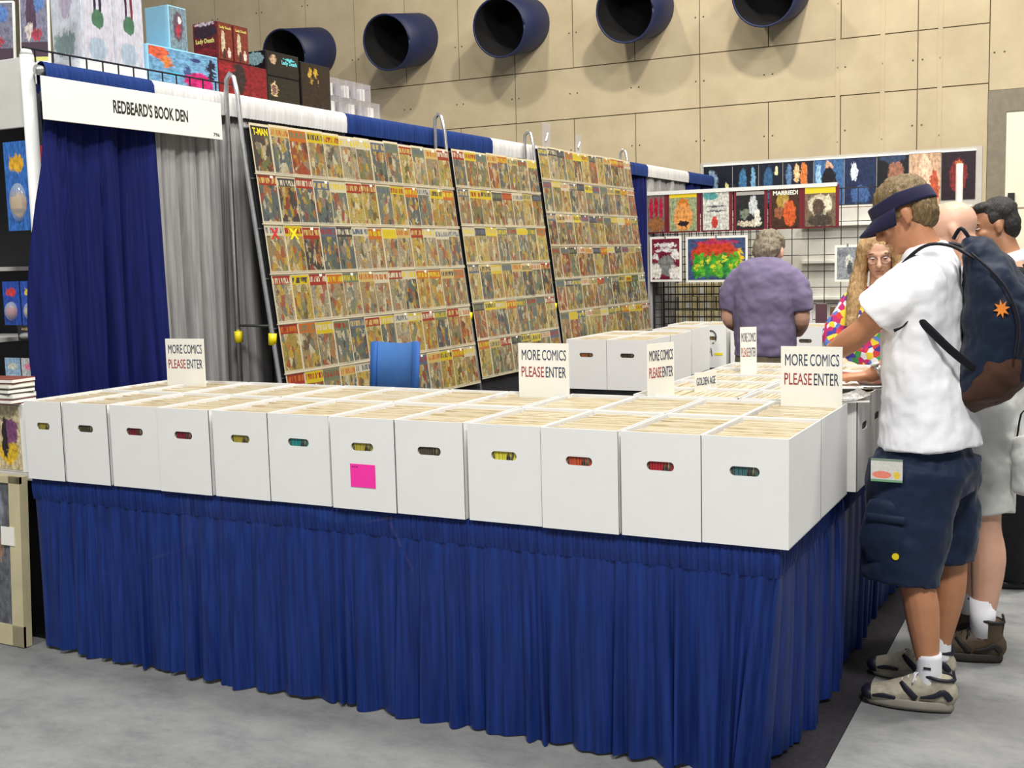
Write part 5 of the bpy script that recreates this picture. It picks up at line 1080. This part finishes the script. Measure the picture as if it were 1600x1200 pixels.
fuse('body', B, m_fair, 0.0075, e, 3); eyes(P, M, e, 0.95)
f, s, u, M3 = frame((0.15, -0.93, -0.3), (0, -0.3, 0.95))
B = MB(); B.ell(P(-0.03, 0, 0.05), (0.1, 0.09, 0.085), M3); B.ell(P(-0.05, 0, -0.02), (0.06, 0.088, 0.1), M3)
for q in (-1, 1): limb(B, [P(0.0, q*0.075, 0.06), P(0.0, q*0.095, -0.06), V((cx+q*0.1, cy-0.06, 1.42)), V((cx+q*0.115, cy-0.1, 1.25))], [(0.032, 0.05), (0.036, 0.06), (0.046, 0.05), (0.03, 0.03)], ref=(1, 0, 0))
fuse('hair', B, m_hairblond, 0.007, e, 3, [(0.03, 0.012)])
for q in (-1, 1):
    B = MB().tube([P(0.098, q*0.034+0.027*math.cos(a), -0.002+0.022*math.sin(a)) for a in [k*math.pi/8 for k in range(17)]], 0.0013, 5); B.build('glasses_rim', m_ink, e)
t = NT('tie_dye'); vo = t.node('ShaderNodeTexVoronoi'); vo.inputs['Scale'].default_value = 36; t.put(vo.inputs['Vector'], t.coord()); s2 = t.node('ShaderNodeSeparateColor'); t.put(s2.inputs[0], vo.outputs['Color'])
t.set(Base_Color=t.ramp(s2.outputs[0], [(0, C(190, 40, 100)), (0.18, C(70, 60, 150)), (0.36, C(60, 150, 80)), (0.5, C(226, 200, 60)), (0.62, C(226, 226, 230)), (0.78, C(90, 120, 190)), (0.9, C(206, 60, 60))], True), Roughness=0.85); m_tie = t.mat
B = MB(); B.tube([(cx, cy, 0.85), (cx, cy, 1.1), (cx, cy, 1.28), (cx, cy, 1.38), (cx, cy, 1.43)], [(0.19, 0.14), (0.17, 0.125), (0.175, 0.12), (0.16, 0.1), (0.08, 0.07)], 24, smooth=4, ref=(1, 0, 0))
for q in (-1, 1): limb(B, [(cx+q*0.13, cy, 1.345), (cx+q*0.2, cy-0.02, 1.22), (cx+q*0.215, cy-0.06, 1.14)], [0.07, 0.068, 0.06])
fuse('tie_dye_shirt', B, m_tie, 0.011, e, 3, [(0.12, 0.02)])
B = MB()
for q in (-1, 1): limb(B, [(cx+q*0.085, cy, 0.88), (cx+q*0.085, cy, 0.5), (cx+q*0.085, cy+0.02, 0.06)], [0.11, 0.08, 0.065])
fuse('trousers', B, m_navy, 0.012, e, 3)
for q in (-1, 1): shoe(e, (cx+q*0.085, cy+0.08, 0.007), (cx+q*0.09, cy-0.17, 0.007), (m_black, m_suit, m_black), False, False, 0.045)
adopt(e)

# ---- man in purple, seen from behind
e = person('grey haired man in faded purple T-shirt seen from behind', (-0.955, 3.3, 0))
cx, cy = -0.955, 3.3
B = MB()
for q in (-1, 1): limb(B, [(cx+q*0.09, cy, 0.9), (cx+q*0.1, cy, 0.48), (cx+q*0.1, cy, 0.08)], [0.085, 0.056, 0.04])
limb(B, [(cx, cy, 0.92), (cx, cy, 1.2), (cx, cy+0.01, 1.40), (cx, cy+0.01, 1.50)], [(0.16, 0.11), (0.165, 0.115), (0.17, 0.10), (0.12, 0.07)], ref=(1, 0, 0))
limb(B, [(cx, cy+0.01, 1.49), (cx, cy+0.05, 1.6)], [0.064, 0.058])
for q in (-1, 1):
    limb(B, [(cx+q*0.165, cy, 1.44), (cx+q*0.21, cy, 1.28), (cx+q*0.205, cy+0.03, 1.21), (cx+q*0.14, cy+0.24, 1.14)], [0.056, 0.048, 0.044, 0.03]); hand(B, (cx+q*0.138, cy+0.245, 1.138), (-q*0.4, 0.9, 0.0), (0, 0, -1), 0.6, q)
P, M = head(B, (cx+0.005, cy+0.09, 1.615), (0.1, 0.86, -0.5), (0, 0.5, 0.86), 1.0)
fuse('body', B, m_fair, 0.0085, e, 3); eyes(P, M, e)
f, s, u, M3 = frame((0.1, 0.86, -0.5), (0, 0.5, 0.86))
B = MB(); B.ell(P(-0.02, 0, 0.055), (0.098, 0.088, 0.078), M3); B.ell(P(-0.06, 0, -0.005), (0.062, 0.084, 0.09), M3)
fuse('hair', B, m_hairgrey, 0.007, e, 2, [(0.025, 0.02)])
m_purple = cloth('faded_purple_cotton', C(116, 106, 134), 0.08)
B = MB(); B.tube([(cx, cy, 1.02), (cx, cy, 1.2), (cx, cy, 1.36), (cx, cy+0.005, 1.48), (cx, cy+0.015, 1.545), (cx, cy+0.02, 1.59)], [(0.182, 0.14), (0.182, 0.14), (0.198, 0.14), (0.2, 0.12), (0.16, 0.10), (0.08, 0.074)], 26, smooth=4, ref=(1, 0, 0))
for q in (-1, 1): B.tube([(cx+q*0.13, cy, 1.475), (cx+q*0.19, cy, 1.40), (cx+q*0.212, cy, 1.28)], [0.08, 0.076, 0.07], 18, smooth=3)
fuse('t_shirt', B, m_purple, 0.01, e, 3, [(0.12, 0.03), (0.05, 0.01)])
m_khaki = cloth('olive_khaki', C(110, 100, 80), 0.1)
B = MB(); B.tube([(cx, cy, 1.05), (cx, cy, 0.85)], [(0.175, 0.13), (0.175, 0.14)], 22, ref=(1, 0, 0), round_caps=True)
for q in (-1, 1): limb(B, [(cx+q*0.09, cy, 0.9), (cx+q*0.1, cy, 0.5), (cx+q*0.1, cy, 0.08)], [0.105, 0.085, 0.07])
fuse('trousers', B, m_khaki, 0.012, e, 3, [(0.12, 0.02)])
for q in (-1, 1): shoe(e, (cx+q*0.1, cy-0.09, 0.007), (cx+q*0.13, cy+0.2, 0.007), (m_black, m_suit, m_black), False)
adopt(e)
